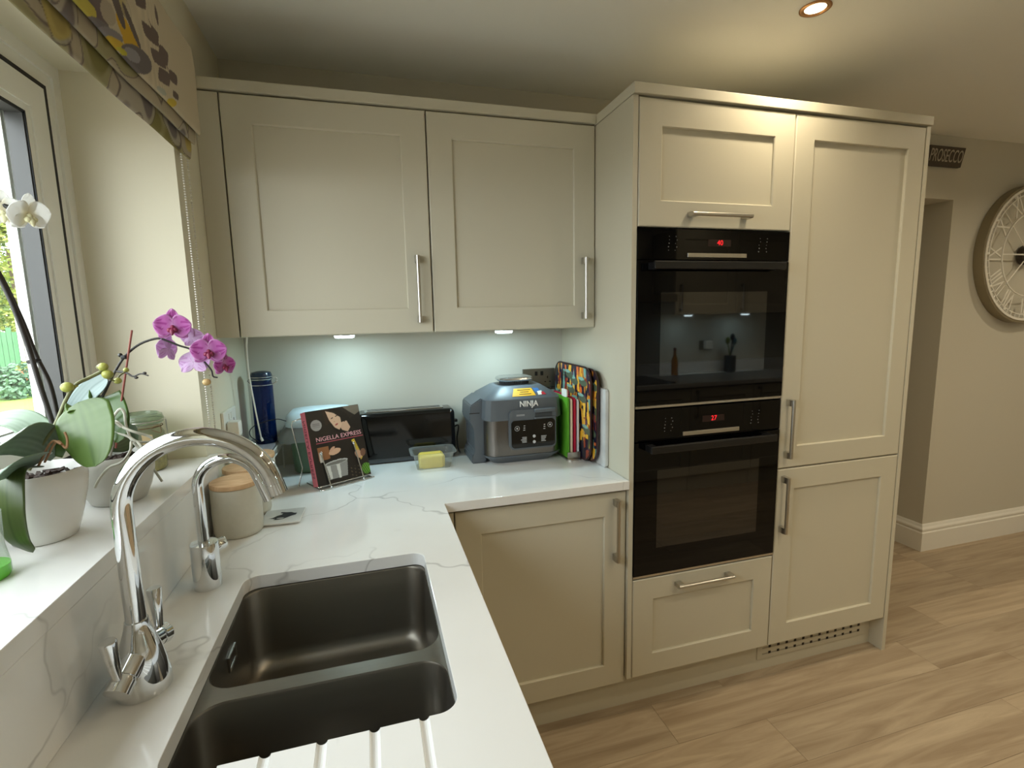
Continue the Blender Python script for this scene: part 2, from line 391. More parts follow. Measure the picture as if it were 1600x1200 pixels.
# the kitchen window: outer frame, sash, black gaskets, grey spacer, pane
w = bpy.data.objects.new('window_1', None); col.objects.link(w); w['kind'] = 'structure'; w.location = (-0.26, -1.43, ZS)
w['label'] = 'white casement window with black gaskets over the stone sill'
def yzring(bm, o, i, x0, x1):
    """ring in the yz plane, o,i=(y0,y1,z0,z1)"""
    def q(r, x): return [(x, r[0], r[2]), (x, r[1], r[2]), (x, r[1], r[3]), (x, r[0], r[3])]
    vs_ = [[bm.verts.new(p) for p in r] for r in (q(o, x0), q(o, x1), q(i, x1), q(i, x0))]
    for a, c in zip(vs_, vs_[1:]+vs_[:1]):
        for k in range(4): bm.faces.new((a[k], a[(k+1) % 4], c[(k+1) % 4], c[k]))
Y0, Y1, Z0, Z1 = YREV2, YREV, ZS, 2.062
def inset(d, dz=None): dz = d if dz is None else dz; return (Y0+d, Y1-d, Z0+dz, Z1-dz)
bm = BM(); yzring(bm, (Y0, Y1, Z0, Z1), inset(0.062), -0.30, -0.232); yzring(bm, (Y0, Y1, Z0, Z1), inset(0.03), -0.232, -0.226); obj('frame', bm, upvc, w)
bm = BM(); yzring(bm, inset(0.062), inset(0.072), -0.30, -0.2262); obj('gasket', bm, gasket, w)
bm = BM(); yzring(bm, inset(0.072), inset(0.130), -0.295, -0.2265); yzring(bm, inset(0.130), inset(0.145), -0.295, -0.2305); s_ = obj('sash', bm, upvc, w)
bm = BM(); yzring(bm, inset(0.145), inset(0.148), -0.266, -0.2308); obj('bead_gasket', bm, gasket, s_)
bm = BM(); yzring(bm, inset(0.148), inset(0.151), -0.266, -0.234); obj('glazing_bead', bm, greyglaze, s_)
sbox('pane', pane, s_, -0.271, -0.267, Y0+0.146, Y1-0.146, Z0+0.146, Z1-0.146)
bm = BM(); yzring(bm, inset(0.145), inset(0.153), -0.288, -0.272); obj('outer_bead', bm, upvc, s_)

# ------------------------------------------------------------------ cabinets
def bar_handle(parent, a, b, out, r=0.0065, post=0.028):
    """bar from a to b (at distance `out` direction from door), two square posts back to the door"""
    a, b, out = Vector(a), Vector(b), Vector(out); d = (b-a).normalized()
    bm = BM(); tube(bm, [a+out*post, b+out*post], r, 14)
    sd = d.cross(out).normalized()
    for c in (a+d*0.011, b-d*0.011):
        p = [c+s1*d*0.0115+s2*sd*0.0075 for s1, s2 in ((-1, -1), (1, -1), (1, 1), (-1, 1))]
        loft(bm, [[v+out*0.0005 for v in p], [v+out*(post-0.002) for v in p]])
    return obj('handle', bm, satin, parent, True)
def shaker(name, parent, x0, x1, z0, z1, y, fr=0.083, t=0.022, rec=0.009, handle=None):
    """door front at y (facing -y)"""
    bm = BM(); ring_frame(bm, (x0, x1, z0, z1), (x0+fr, x1-fr, z0+fr, z1-fr), y, y+t)
    d = obj(name, bm, paint, parent)
    sbox('panel', paint, d, x0+fr, x1-fr, y+rec, y+t-0.002, z0+fr, z1-fr)
    if handle:
        a, b = handle; bar_handle(d, (a[0], y, a[1]), (b[0], y, b[1]), (0, -1, 0))
    return d
DW, ZWB, ZWT = 0.345, 1.4079, 2.1255
XW1, XW2, XW3 = 0.0663, 0.6689, 1.2725
wl = ['cream shaker wall cabinet beside the window blind, handle at its right', 'cream shaker wall cabinet next to the tall oven housing']
for i, (a, b) in enumerate(((XW1, XW2), (XW2, XW3))):
    t = thing('wall_cabinet', ((a+b)/2, 0, ZWB), wl[i], 'cabinet', 'wall cabinets above the back worktop')
    bm = BM(); box(bm, a+0.0015, b-0.0015, -DW+0.025, -0.001, ZWB+0.002, ZWT); obj('carcass', bm, paint, t)
    shaker('door', t, a+0.002, b-0.002, ZWB, ZWT-0.002, -DW, handle=((b-0.048, 1.442), (b-0.048, 1.662)))
    if i == 0:
        sbox('filler_panel', paint, t, 0.001, a-0.002, -DW+0.002, -DW+0.022, ZWB, ZWT-0.002)
        sbox('shadow_strip', darkgap, t, a-0.004, a+0.004, -DW+0.022, -DW+0.0245, ZWB+0.005, ZWT-0.004)
    else:
        sbox('shadow_strip', darkgap, t, a-0.001, a+0.0045, -DW+0.0222, -DW+0.0245, ZWB+0.005, ZWT-0.004)
tag(sbox('cornice', paint, None, 0.001, XO-0.0225, -DW-0.008, -0.002, ZWT+0.003, ZWT+0.034, bev=0.0015), 'flat cream cornice board along the top of the wall cabinets', 'cornice')

# tall oven housing
ZD, ZO2, ZM, ZO1, ZT, ZF = 0.1506, 0.5289, 1.137, 1.7293, 2.1216, 0.8683
t = thing('oven_housing', (XO+0.298, 0, 0), 'tall cream cabinet holding the two stacked black ovens', 'cabinet')
bm = BM(); xa, xb = XO-0.003, XO+0.599
box(bm, xa, xb, -DT+0.026, -0.001, 0.152, 0.52); box(bm, xa, xb, -DT+0.026, -0.001, 1.735, ZT)
box(bm, xa, xb, -0.03, -0.001, 0.52, 1.735)
obj('carcass', bm, paint, t)
sbox('side_panel', paint, t, XO-0.0205, XO-0.0035, -DT+0.001, -0.001, ZD, ZT+0.002)
shaker('top_door', t, XO, XO+0.596, ZO1+0.003, ZT-0.002, -DT, handle=((XO+0.18, 1.772), (XO+0.412, 1.772)))
shaker('drawer_front', t, XO, XO+0.596, ZD, ZO2-0.004, -DT, handle=((XO+0.168, 0.488), (XO+0.402, 0.488)))
t = thing('fridge_housing', (XO+0.9, 0, 0), 'tall cream cabinet with integrated fridge doors right of the ovens', 'cabinet')
bm = BM(); box(bm, XO+0.6, XO+1.197, -DT+0.026, -0.001, 0.152, ZT); obj('carcass', bm, paint, t)
shaker('upper_door', t, XO+0.600, XO+1.196, ZF+0.002, ZT-0.002, -DT, handle=((XO+0.628, 0.913), (XO+0.628, 1.132)))
shaker('lower_door', t, XO+0.600, XO+1.196, ZD, ZF-0.003, -DT, handle=((XO+0.624, 0.621), (XO+0.624, 0.840)))
sbox('end_panel', paint, t, XE-0.018, XE, -DT-0.001, -0.001, 0.0, ZT+0.002)
bm = BM(); box(bm, XO-0.022, XE+0.002, -DT-0.008, -0.002, ZT+0.0045, ZT+0.036, bev=0.0015)
tag(obj('cornice', bm, paint), 'flat cream cornice board on top of the tall cabinets', 'cornice')

# base cabinet of the corner
t = thing('base_cabinet', (0.98, 0, 0), 'cream shaker base cabinet under the back worktop corner', 'cabinet')
bm = BM(); box(bm, 0.655, XO-0.0225, -0.57, -0.001, 0.152, 0.855); obj('carcass', bm, paint, t)
shaker('door', t, 0.678, 1.2715, 0.132, 0.852, -0.598, handle=((1.229, 0.612), (1.229, 0.832)))
bm = BM(); box(bm, 0.586, 0.674, -0.596, -0.575, 0.14, 0.852); box(bm, 0.586, 0.605, -0.659, -0.5965, 0.14, 0.852); obj('corner_post', bm, paint, t)
sbox('top_shadow_strip', darkgap, t, 0.645, XO-0.0225, -0.569, -0.5705, 0.853, 0.862)  # dark strip painting in the shade between door top and worktop
t = thing('sink_cabinet', (0.3, -1.5, 0), 'cream base cabinet run under the sink worktop', 'cabinet')
bm = BM(); box(bm, 0.001, 0.018, -3.1, -0.66, 0.152, 0.862); box(bm, 0.02, 0.58, -3.1, -0.66, 0.152, 0.17)
box(bm, 0.02, 0.58, -0.9, -0.88, 0.17, 0.6); box(bm, 0.02, 0.58, -1.52, -1.5, 0.17, 0.862); obj('carcass', bm, paint, t)
def yface_door(par, y0, y1, z0, z1, x):
    bm = BM(); yzring(bm, (y0, y1, z0, z1), (y0+0.083, y1-0.083, z0+0.083, z1-0.083), x-0.022, x); d = obj('door', bm, paint, par)
    sbox('panel', paint, d, x-0.02, x-0.006, y0+0.083, y1-0.083, z0+0.083, z1-0.083)
    bar_handle(d, (x, y0+0.045, 0.61), (x, y0+0.045, 0.83), (1, 0, 0))
for k in range(4): yface_door(t, -0.662-0.6*(k+1)+0.002, -0.662-0.6*k-0.002, 0.132, 0.852, 0.606)

pl = sbox('plinth', paint, None, 0.56, XE-0.0185, -0.5526, -0.535, 0.0, 0.1295)
tag(pl, 'recessed cream plinth board along the floor below the back cabinets', 'plinth')
gx0, gx1 = XO+0.60, XE-0.055
g = sbox('vent_grille', whitep if False else paint, pl, gx0, gx1, -0.5565, -0.5526, 0.047, 0.122, bev=0.001)
bm = BM(); ns = 12
for r_ in range(2):
    for k in range(ns):
        xa = gx0+0.025+(gx1-gx0-0.05)*k/ns; zz = 0.066+r_*0.026
        box(bm, xa, xa+0.034, -0.5568, -0.556, zz, zz+0.006)
obj('slot_grooves', bm, plain('grille_grey', (160, 155, 140), 0.6), g)['kind'] = 'stuff'
bm = BM()
for r_ in range(2):
    for k in range(ns):
        xa = gx0+0.025+(gx1-gx0-0.05)*k/ns; zz = 0.066+r_*0.026
        box(bm, xa+0.030, xa+0.042, -0.5571, -0.556, zz, zz+0.011)
obj('slot_openings', bm, darkgap, g)['kind'] = 'stuff'

# ------------------------------------------------------------------ ovens
digit = emit('red_display', (255, 30, 40), 1.6)
dimred = plain('dim_display', (34, 14, 12), rough=0.3)
icon = plain('grey_print', (118, 118, 118), rough=0.5)
def oven(label, z0, z1, digits, zc):
    x0, x1, y = XO-0.001, XO+0.594, -DT-0.002
    t = thing('built_in_oven', ((x0+x1)/2, -DT, z0), label, 'oven', 'built-in ovens stacked in the tall cabinet')
    sbox('body', blackpl, t, x0+0.012, x1-0.012, -DT+0.028, -0.04, z0+0.008, z1-0.004)
    cp = sbox('control_panel', blackgl, t, x0, x1, y, y+0.026, zc, z1-0.002, bev=0.001)
    zz = (zc+z1)/2+0.006
    sbox('display', dimred, cp, x0+0.262, x0+0.352, y-0.0003, y+0.001, zz-0.011, zz+0.011)
    text('display_digits', digits, 0.024, digit, cp, frame_m((x0+0.309, y-0.0006, zz), (1, 0, 0), (0, 0, 1)), ext=0.0001)
    sbox('badge_strip', satin, cp, x0+0.183, x0+0.415, y-0.004, y, zc+0.008, zc+0.022, bev=0.001)
    bm = BM(); r_ = random.Random(7)
    for cx in (0.115, 0.14, 0.47, 0.50):
        for k in range(5):
            s = r_.uniform(0.001, 0.002); px_ = x0+cx+r_.uniform(-.004, .004); pz = zc+0.03+k*0.011
            box(bm, px_-s, px_+s, y-0.0003, y+0.0005, pz-s, pz+s)
    obj('icons', bm, icon, cp)['kind'] = 'stuff'
    d = sbox('door', blackgl, t, x0, x1, y-0.002, y+0.024, z0+0.012, zc-0.004, bev=0.001)
    sbox('window', blackgl2, d, XO+0.085, XO+0.508, y-0.0026, y, z0+0.11, zc-0.105)
    bm = BM(); box(bm, x0+0.036, x1-0.05, y-0.046, y-0.034, zc-0.034, zc-0.008, bev=0.003); 
    for xx in (x0+0.038, x1-0.08): box(bm, xx, xx+0.026, y-0.036, y-0.001, zc-0.032, zc-0.011)
    obj('handle', bm, blackpl, d)
    sbox('bottom_trim', satin, t, x0, x1, y+0.002, y+0.024, z0+0.002, z0+0.010)
    return t
oven('black glass oven, upper of the stacked two, red clock display', ZM, ZO1, '40', 1.629)
oven('black glass oven, lower of the stacked two, above the drawer', ZO2, ZM-0.001, '27', 1.026)
sbox('oven_side_trim', satin, bpy.data.objects['oven_housing'], XO+0.5945, XO+0.597, -DT, -DT+0.02, ZO2, ZO1)

# ------------------------------------------------------------------ worktop, upstand, sill, sink
def cutter_mesh():
    bm = BM()
    for gx in (0.225, 0.2885, 0.359, 0.428, 0.496):
        tube(bm, [(gx, -1.40, ZW+0.001), (gx, -1.95, ZW+0.0045)], 0.0075, 16)
    me = bpy.data.meshes.new('cut'); bmesh.ops.recalc_face_normals(bm, faces=bm.faces); bm.to_mesh(me); bm.free(); return me
SX0, SX1, SY0, SY1 = 0.157, 0.548, -1.427, -0.914
outer = [(0.0015, -3.1), (XWF, -3.1), (XWF, YWF), (XO-0.0225, YWF), (XO-0.0225, -0.0015), (0.0015, -0.0015)]
wt = outline_mesh('worktop', [outer, list(reversed(rrect(SX0, SX1, SY0, SY1, 0.03, 8)))], ZW-0.015, 0.015, stone, None, bevel=0.0012)
cu_o = bpy.data.objects.new('cut', cutter_mesh()); col.objects.link(cu_o)
md = wt.modifiers.new('grooves', 'BOOLEAN'); md.operation = 'DIFFERENCE'; md.object = cu_o; md.solver = 'EXACT'
dg = bpy.context.evaluated_depsgraph_get(); me2 = bpy.data.meshes.new_from_object(wt.evaluated_get(dg)); wt.modifiers.clear(); wt.data = me2
bpy.data.objects.remove(cu_o)
if not me2.materials: me2.materials.append(stone)
tag(wt, 'L-shaped white quartz worktop with grey veins, sink cutout and drainer grooves', 'worktop')
up = sbox('upstand', stone, None, 0.001, 0.02, -3.1, -0.53, ZW+0.0005, ZS-0.0305, bev=0.001)
tag(up, 'white veined quartz upstand behind the taps below the sill', 'upstand')
sill = outline_mesh('window_sill', [[(-0.224, YREV2+0.002), (-0.002, YREV2+0.002), (-0.002, -3.1), (0.0205, -3.1), (0.0205, -0.525), (0.001, -0.525), (0.001, YREV-0.002), (-0.224, YREV-0.002)]], ZS-0.015, 0.015, stone, None, bevel=0.0012)
tag(sill, 'white veined quartz window sill under the orchid pots', 'sill')

t = thing('sink', (0.35, -1.17, 0.66), 'undermounted stainless steel sink with one large and one small bowl', 'sink')
BY = [(-1.236, -0.916), (-1.426, -1.266)]
bowls = [rrect(SX0+0.001, SX1-0.001, a, b, 0.045, 8) for a, b in BY]
fl0 = rrect(SX0-0.02, SX1+0.02, SY0-0.02, SY1+0.02, 0.05, 8)
ZB = ZW-0.0305
def bowl_at(pts, d, z):
    cx = sum(p[0] for p in pts)/len(pts); cy = sum(p[1] for p in pts)/len(pts)
    mx = max(abs(p[0]-cx) for p in pts); my = max(abs(p[1]-cy) for p in pts)
    return [(cx+(p[0]-cx)*(mx-d)/mx, cy+(p[1]-cy)*(my-d)/my, z) for p in pts]
outline_mesh('flange', [fl0]+[list(reversed(b)) for b in bowls], ZB-0.0008, 0.0008, sinksteel, t)
for b, dep in zip(bowls, (0.185, 0.15)):
    bm = BM()
    rings = [bowl_at(b, 0.0, ZB-0.0005), bowl_at(b, 0.0015, ZB-0.004), bowl_at(b, 0.005, ZB-dep+0.035), bowl_at(b, 0.009, ZB-dep+0.016), bowl_at(b, 0.019, ZB-dep+0.005), bowl_at(b, 0.035, ZB-dep+0.001), bowl_at(b, 0.07, ZB-dep)]
    loft(bm, rings, False, True)
    bo = obj('bowl', bm, sinksteel, t, True, 60)
    cx = sum(p[0] for p in b)/len(b); cy = sum(p[1] for p in b)/len(b)
    bm = BM(); lathe(bm, (cx, cy), [(0.043, ZB-dep+0.0005), (0.042, ZB-dep+0.003), (0.032, ZB-dep+0.002), (0.028, ZB-dep+0.0045), (0.0, ZB-dep+0.006)], 28); obj('drain', bm, chrome, bo, True)
    if dep > 0.16:
        xf = SX0+0.005
        bm = BM(); yzring(bm, (-1.105, -1.055, ZB-0.062, ZB-0.032), (-1.100, -1.060, ZB-0.057, ZB-0.037), xf-0.001, xf+0.0025); obj('overflow_ring', bm, satin, bo)
        sbox('overflow_slot', sinksteel, bo, xf-0.001, xf+0.0012, -1.100, -1.060, ZB-0.057, ZB-0.037)

# ------------------------------------------------------------------ taps
t = thing('kitchen_tap', (0.083, -1.238, ZW), 'tall chrome swan-neck tap with two levers, nearest the camera', 'tap')
c = (0.083, -1.238)
bm = BM(); lathe(bm, c, [(0.037, ZW), (0.0375, ZW+0.006), (0.0365, ZW+0.022), (0.033, ZW+0.045), (0.0275, ZW+0.07), (0.0215, ZW+0.09), (0.0166, ZW+0.105), (0.0158, ZW+0.115)], 40); obj('body', bm, chrome, t, True, 60)
R_ = 0.106; zc = 1.182
pts = [(c[0], c[1], ZW+0.115), (c[0], c[1], 1.08), (c[0], c[1], zc)] + [(c[0]+R_-R_*math.cos(a), c[1], zc+R_*math.sin(a)) for a in np.linspace(0.12, math.radians(168), 26)]
e = Vector(pts[-1]); d_ = (e-Vector(pts[-2])).normalized(); pts.append(tuple(e+d_*0.012))
bm = BM(); tube(bm, pts, 0.0138, 22); obj('spout', bm, chrome, t, True, 60)
e2 = Vector(pts[-1]); bm = BM(); tube(bm, [e2-d_*0.012, e2+d_*0.006], 0.0146, 22); obj('aerator', bm, chrome, t, True)
for s in (-1, 1):
    bm = BM()
    p0 = Vector((c[0], c[1]+s*0.018, ZW+0.062)); p1 = Vector((c[0]+s*0.010, c[1]+s*0.060, ZW+(0.036 if s < 0 else 0.052)))
    dd = (p1-p0).normalized()
    tube(bm, [p0, p0+dd*0.026, p0+dd*0.0265, p0+dd*0.030, p0+dd*0.0305, p1], [0.0165, 0.0165, 0.0145, 0.0145, 0.0165, 0.0175], 20)
    q0 = p1-dd*0.008+Vector((0, 0, 0.010)); q1 = q0+Vector((-0.004, s*0.006, 0.070))
    tube(bm, [q0, q0+(q1-q0)*0.1, q1-(q1-q0)*0.03, q1], [0.006, 0.0062, 0.0112, 0.0105], 16)
    obj('lever', bm, chrome, t, True, 50)
t = thing('filter_tap', (0.088, -0.928, ZW), 'small chrome filter tap behind the tall swan-neck tap', 'tap')
c = (0.088, -0.928)
bm = BM(); lathe(bm, c, [(0.027, ZW), (0.027, ZW+0.096), (0.026, ZW+0.099), (0.013, ZW+0.1005)], 36); obj('body', bm, chrome, t, True)
R_ = 0.0575; zc = 1.116
pts = [(c[0], c[1], ZW+0.098), (c[0], c[1], 1.05), (c[0], c[1], zc)] + [(c[0]+R_-R_*math.cos(a), c[1], zc+R_*math.sin(a)) for a in np.linspace(0.15, math.radians(165), 22)]
e = Vector(pts[-1]); d_ = (e-Vector(pts[-2])).normalized(); pts += [tuple(e+d_*0.03), tuple(e+d_*0.062)]
bm = BM(); tube(bm, pts, 0.0108, 18); obj('spout', bm, chrome, t, True, 60)
bm = BM(); p0 = Vector((c[0]+0.012, c[1]+0.02, ZW+0.078)); p1 = p0+Vector((0.016, 0.018, 0.002)); tube(bm, [p0, p0+(p1-p0)*0.9, p1], [0.013, 0.0145, 0.0125], 18); obj('lever', bm, chrome, t, True, 50)
# ------------------------------------------------------------------ canisters, coaster
cl = ['cream stoneware canister with wooden lid, nearest the filter tap', 'cream stoneware canister with wooden lid, middle of the three', 'cream stoneware canister with wooden lid, nearest the corner socket']
for lb, (x, y) in zip(cl, ((0.085, -0.637), (0.082, -0.50), (0.078, -0.368))):
    t = thing('canister', (x, y, ZW), lb, 'canister', 'canisters along the left wall')
    bm = BM(); lathe(bm, (x, y), [(0.054, ZW), (0.058, ZW+0.003), (0.0605, ZW+0.012), (0.0608, ZW+0.06), (0.0598, ZW+0.128), (0.0585, ZW+0.131)], 44); obj('body', bm, stoneware, t, True, 50)
    bm = BM(); lathe(bm, (x, y), [(0.0585, ZW+0.1315), (0.0605, ZW+0.133), (0.0605, ZW+0.143), (0.0595, ZW+0.1445)], 44); obj('lid', bm, lidwood, t, True)
t = thing('coaster', (0.182, -0.562, ZW), 'white square ceramic coaster with a black animal print', 'coaster', rz=0)
P4 = [at(401, 824, z=ZW+0.008), at(471, 815, z=ZW+0.008), at(478, 791, z=ZW+0.008), at(417, 796, z=ZW+0.008)]
O_ = sum(P4, Vector())/4; ex = ((P4[1]-P4[0])+(P4[2]-P4[3])).normalized(); ey = Vector((-ex.y, ex.x, 0))
bm = BM(); hs = 0.054
loft(bm, [[O_+ex*a+ey*b+Vector((0, 0, dz)) for a, b in rrect(-hs+i_, hs-i_, -hs+i_, hs-i_, 0.005, 4)] for dz, i_ in ((-0.0078, 0.006), (-0.004, 0.001), (-0.001, 0), (0, 0.001))]); obj('tile', bm, ceramic, t, True)
sil = [(-30, -8), (-22, -6), (-14, 2), (-4, 6), (-2, 11), (-10, 14), (-8, 18), (6, 15), (16, 14), (24, 9), (31, 8), (30, 0), (22, -3), (14, -8), (4, -15), (-12, -17), (-18, -15), (-14, -9), (-10, -12), (2, -13), (6, -9), (-6, -8), (-18, -11)]
bm = BM(); M_ = Matrix(((ex.x, ey.x, 0, O_.x), (ex.y, ey.y, 0, O_.y), (0, 0, 1, O_.z), (0, 0, 0, 1)))
bm.faces.new([bm.verts.new(M_ @ Vector((a*0.00115, b*0.00165, 0.0004))) for a, b in sil]); bmesh.ops.triangulate(bm, faces=bm.faces)
obj('animal_print', bm, plain('print_black', (24, 22, 22), 0.5), t)

# ------------------------------------------------------------------ corner: shelf, jar, caddy, cables, sockets
t = thing('wire_shelf', (0.075, -0.16, ZW), 'small white wire shelf in the corner under the blue jar', 'shelf')
sbox('top', plain('lilac_grey', (150, 146, 150), 0.4), t, 0.008, 0.108, -0.255, -0.045, 1.012, 1.019, bev=0.002)
bm = BM(); wr = 0.0028
for z in (1.0085, 0.985): tube(bm, [(0.006, -0.257, z), (0.11, -0.257, z), (0.11, -0.043, z), (0.006, -0.043, z), (0.006, -0.257, z)], wr, 8)
for x, y in ((0.006, -0.257), (0.11, -0.257), (0.11, -0.043), (0.006, -0.043)): tube(bm, [(x, y, ZW), (x, y, 1.0085)], wr, 8)
for k in range(1, 8): tube(bm, [(0.11, -0.257+0.0267*k, 1.0085), (0.11, -0.257+0.0267*k, 0.985)], 0.0018, 6)
obj('wire_frame', bm, whitepl, t, True)
bluegl = clear_glass('blue_glass', (26, 74, 150), refl=1.0, rough=0.03, op=0.12)
jx, jy, jz = 0.072, -0.122, 1.0195
t = thing('storage_jar', (jx, jy, jz), 'tall blue glass clip-top jar on the corner wire shelf', 'jar')
bm = BM(); lathe(bm, (jx, jy), [(0.033, jz), (0.036, jz+0.006), (0.036, jz+0.205), (0.033, jz+0.218), (0.033, jz+0.226)], 32); obj('body', bm, bluegl, t, True)
bm = BM(); lathe(bm, (jx, jy), [(0.034, jz+0.2265), (0.036, jz+0.231), (0.036, jz+0.246), (0.032, jz+0.256), (0.015, jz+0.260), (0.0, jz+0.261)], 32); obj('lid', bm, plain('blue_lid', (20, 44, 70), 0.2), t, True)
bm = BM()
for z in (0.212, 0.232, 0.240):
    tube(bm, [(p[0], p[1], jz+z) for p in [(jx+0.0375*math.cos(a), jy+0.0375*math.sin(a)) for a in np.linspace(0, 2*math.pi, 33)]], 0.0013, 6)
tube(bm, [(jx+0.037, jy-0.006, jz+0.24), (jx+0.05, jy-0.006, jz+0.236), (jx+0.052, jy-0.006, jz+0.222), (jx+0.037, jy-0.006, jz+0.212)], 0.0015, 6)
tube(bm, [(jx+0.037, jy+0.006, jz+0.24), (jx+0.05, jy+0.006, jz+0.236), (jx+0.052, jy+0.006, jz+0.222), (jx+0.037, jy+0.006, jz+0.212)], 0.0015, 6)
tube(bm, [(jx-0.037, jy, jz+0.24), (jx-0.046, jy, jz+0.226), (jx-0.037, jy, jz+0.212)], 0.002, 6)
obj('clip_wire', bm, chrome, t, True)
bm = BM(); rr_ = random.Random(3)
for k in range(26):
    a = rr_.uniform(0, 6.28); r0 = rr_.uniform(0, 0.024); z0 = jz+rr_.uniform(0.008, 0.05)
    p = Vector((jx+r0*math.cos(a), jy+r0*math.sin(a), z0)); d = Vector((rr_.uniform(-1, 1), rr_.uniform(-1, 1), rr_.uniform(-.6, .6))).normalized()*0.009
    tube(bm, [p-d, p+d], 0.0032, 6)
obj('contents', bm, plain('pink_sweets', (206, 130, 140), 0.5, vary=0.3, vscale=80), t, True)['kind'] = 'stuff'

sage = plain('sage_plastic', (96, 118, 92), 0.45); palel = plain('pale_blue_plastic', (196, 214, 222), 0.3)
t = thing('food_caddy', (0.262, -0.094, ZW), 'sage green food waste caddy with pale lid behind the cookbook', 'caddy')
def rring(cx, cy, hx, hy, r, z): return rr3(cx-hx, cx+hx, cy-hy, cy+hy, r, z, 6)
cx, cy = 0.261, -0.098
bm = BM(); loft(bm, [rring(cx, cy, 0.095, 0.048, 0.03, ZW), rring(cx, cy, 0.103, 0.055, 0.036, ZW+0.008), rring(cx, cy, 0.112, 0.068, 0.045, ZW+0.16), rring(cx, cy, 0.116, 0.072, 0.047, ZW+0.165)]); obj('body', bm, sage, t, True, 50)
bm = BM(); loft(bm, [rring(cx, cy, 0.121, 0.078, 0.05, ZW+0.178), rring(cx, cy, 0.123, 0.08, 0.05, ZW+0.19), rring(cx, cy, 0.118, 0.076, 0.05, ZW+0.215), rring(cx, cy, 0.10, 0.062, 0.045, ZW+0.232), rring(cx, cy, 0.06, 0.035, 0.03, ZW+0.238)]); obj('lid', bm, palel, t, True, 50)
bm = BM(); rr_ = random.Random(5)
def wob(ring, a, dz): return [(p[0]+rr_.uniform(-a, a), p[1]+rr_.uniform(-a, a), p[2]+rr_.uniform(-dz, dz)) for p in ring]
loft(bm, [rring(cx, cy, 0.117, 0.074, 0.05, ZW+0.178), wob(rring(cx-0.006, cy, 0.131, 0.08, 0.055, ZW+0.166), .003, .003), wob(rring(cx-0.012, cy, 0.140, 0.081, 0.06, ZW+0.138), .005, .004), wob(rring(cx-0.012, cy, 0.138, 0.0825, 0.06, ZW+0.124), .005, .006)], False, False)
obj('bin_liner', bm, linerpl, t, True, 80)

bm = BM(); tube(bm, spline([at(386, 526, y=-0.30), at(385.5, 545, y=-0.27), at(389, 585, y=-0.22), at(399, 640, y=-0.20), at(408, 684, y=-0.18)], 8), 0.0026, 8)
e_ = at(408, 684, y=-0.18); tube(bm, [e_, e_+Vector((0.004, 0.0, -0.012))], 0.0045, 8)
tag(obj('light_cable', bm, whitepl, None, True), 'white cable hanging from the wall cabinet in front of the blue jar', 'cable')
bm = BM(); tube(bm, spline([at(447, 658, y=-0.15), at(432, 655, y=-0.17), at(404, 662, y=-0.18), at(391, 672, y=-0.19), at(392, 682, y=-0.19), at(404, 690, y=-0.19)], 8), 0.0016, 8)
tag(obj('charger_cable', bm, blackpl, None, True), 'thin black cable looping around the base of the blue jar', 'cable')

def socket(name, label, M_, w, h, mat, rocker, t_=0.009):
    t = thing(name, M_ @ Vector((0, 0, 0)), label, 'socket')
    def bx(nm, mt, x0, x1, y0, y1, z0, z1, bev=0.0):
        bm = BM(); box(bm, x0, x1, y0, y1, z0, z1, bev=bev); bm.transform(M_); return obj(nm, bm, mt, t)
    bx('plate', mat, -w/2, w/2, -h/2, h/2, 0.0005, t_, 0.002)
    for s in (-1, 1):
        bx('rocker_switch', rocker, s*w*0.09-0.006, s*w*0.09+0.006, h*0.15, h*0.36, t_-0.001, t_+0.002)
        bm = BM()
        for dx, dy, a, b in ((0, 0.004, 0.0025, 0.005), (-0.011, -0.016, 0.004, 0.0022), (0.011, -0.016, 0.004, 0.0022)):
            box(bm, s*w*0.27+dx-a, s*w*0.27+dx+a, dy-b, dy+b, t_-0.001, t_+0.0004)
        bm.transform(M_); obj('pin_holes', bm, darkgap, t)
    return t
s1 = socket('wall_socket', 'white double wall socket with a plug, left wall above the canisters', frame_m((0.0, -0.315, 1.137), (0, 1, 0), (0, 0, 1)), 0.146, 0.086, whitepl, whitepl)
bm = BM(); box(bm, 0.010, 0.045, -0.375, -0.33, 1.10, 1.148, bev=0.006); obj('plug', bm, whitepl, s1, True)
bm = BM(); tube(bm, spline([(0.03, -0.352, 1.10), (0.03, -0.352, 1.07), (0.02, -0.34, 1.05), (0.006, -0.30, 1.045)], 6), 0.003, 8); obj('plug_cable', bm, whitepl, s1, True)
nickel = plain('black_nickel', (128, 122, 108), rough=0.35, metal=0.8)
socket('wall_socket', 'black nickel double wall socket on the back wall behind the multi-cooker', frame_m((1.162, 0.0, 1.181), (1, 0, 0), (0, 0, 1)), 0.148, 0.086, nickel, blackpl)

# ------------------------------------------------------------------ cookbook on its wire stand
A = math.radians(29); bx_ = Vector((math.cos(A), math.sin(A), 0)); nn = Vector((math.sin(A), -math.cos(A), 0)); tl = math.radians(15)
upv = Vector((0, 0, 1))*math.cos(tl)-nn*math.sin(tl); fn = nn*math.cos(tl)+Vector((0, 0, 1))*math.sin(tl)
P0 = Vector((0.262, -0.366, ZW+0.013)); BWd, BH, BT = 0.193, 0.253, 0.036
def bk(u, v, d=0.0): return P0+bx_*(u*BWd)+upv*(v*BH)-fn*d
t = thing('cookbook', P0, 'black cookbook with pink spine propped up on a chrome wire stand', 'book')
def ell(U, V, cx, cy, rx, ry, rot=0.0):
    c_, s_ = math.cos(rot), math.sin(rot); x = (U-cx)*BWd*1000; y = (V-cy)*BH*1000
    xr = x*c_+y*s_; yr = -x*s_+y*c_; return (xr/rx)**2+(yr/ry)**2 < 1
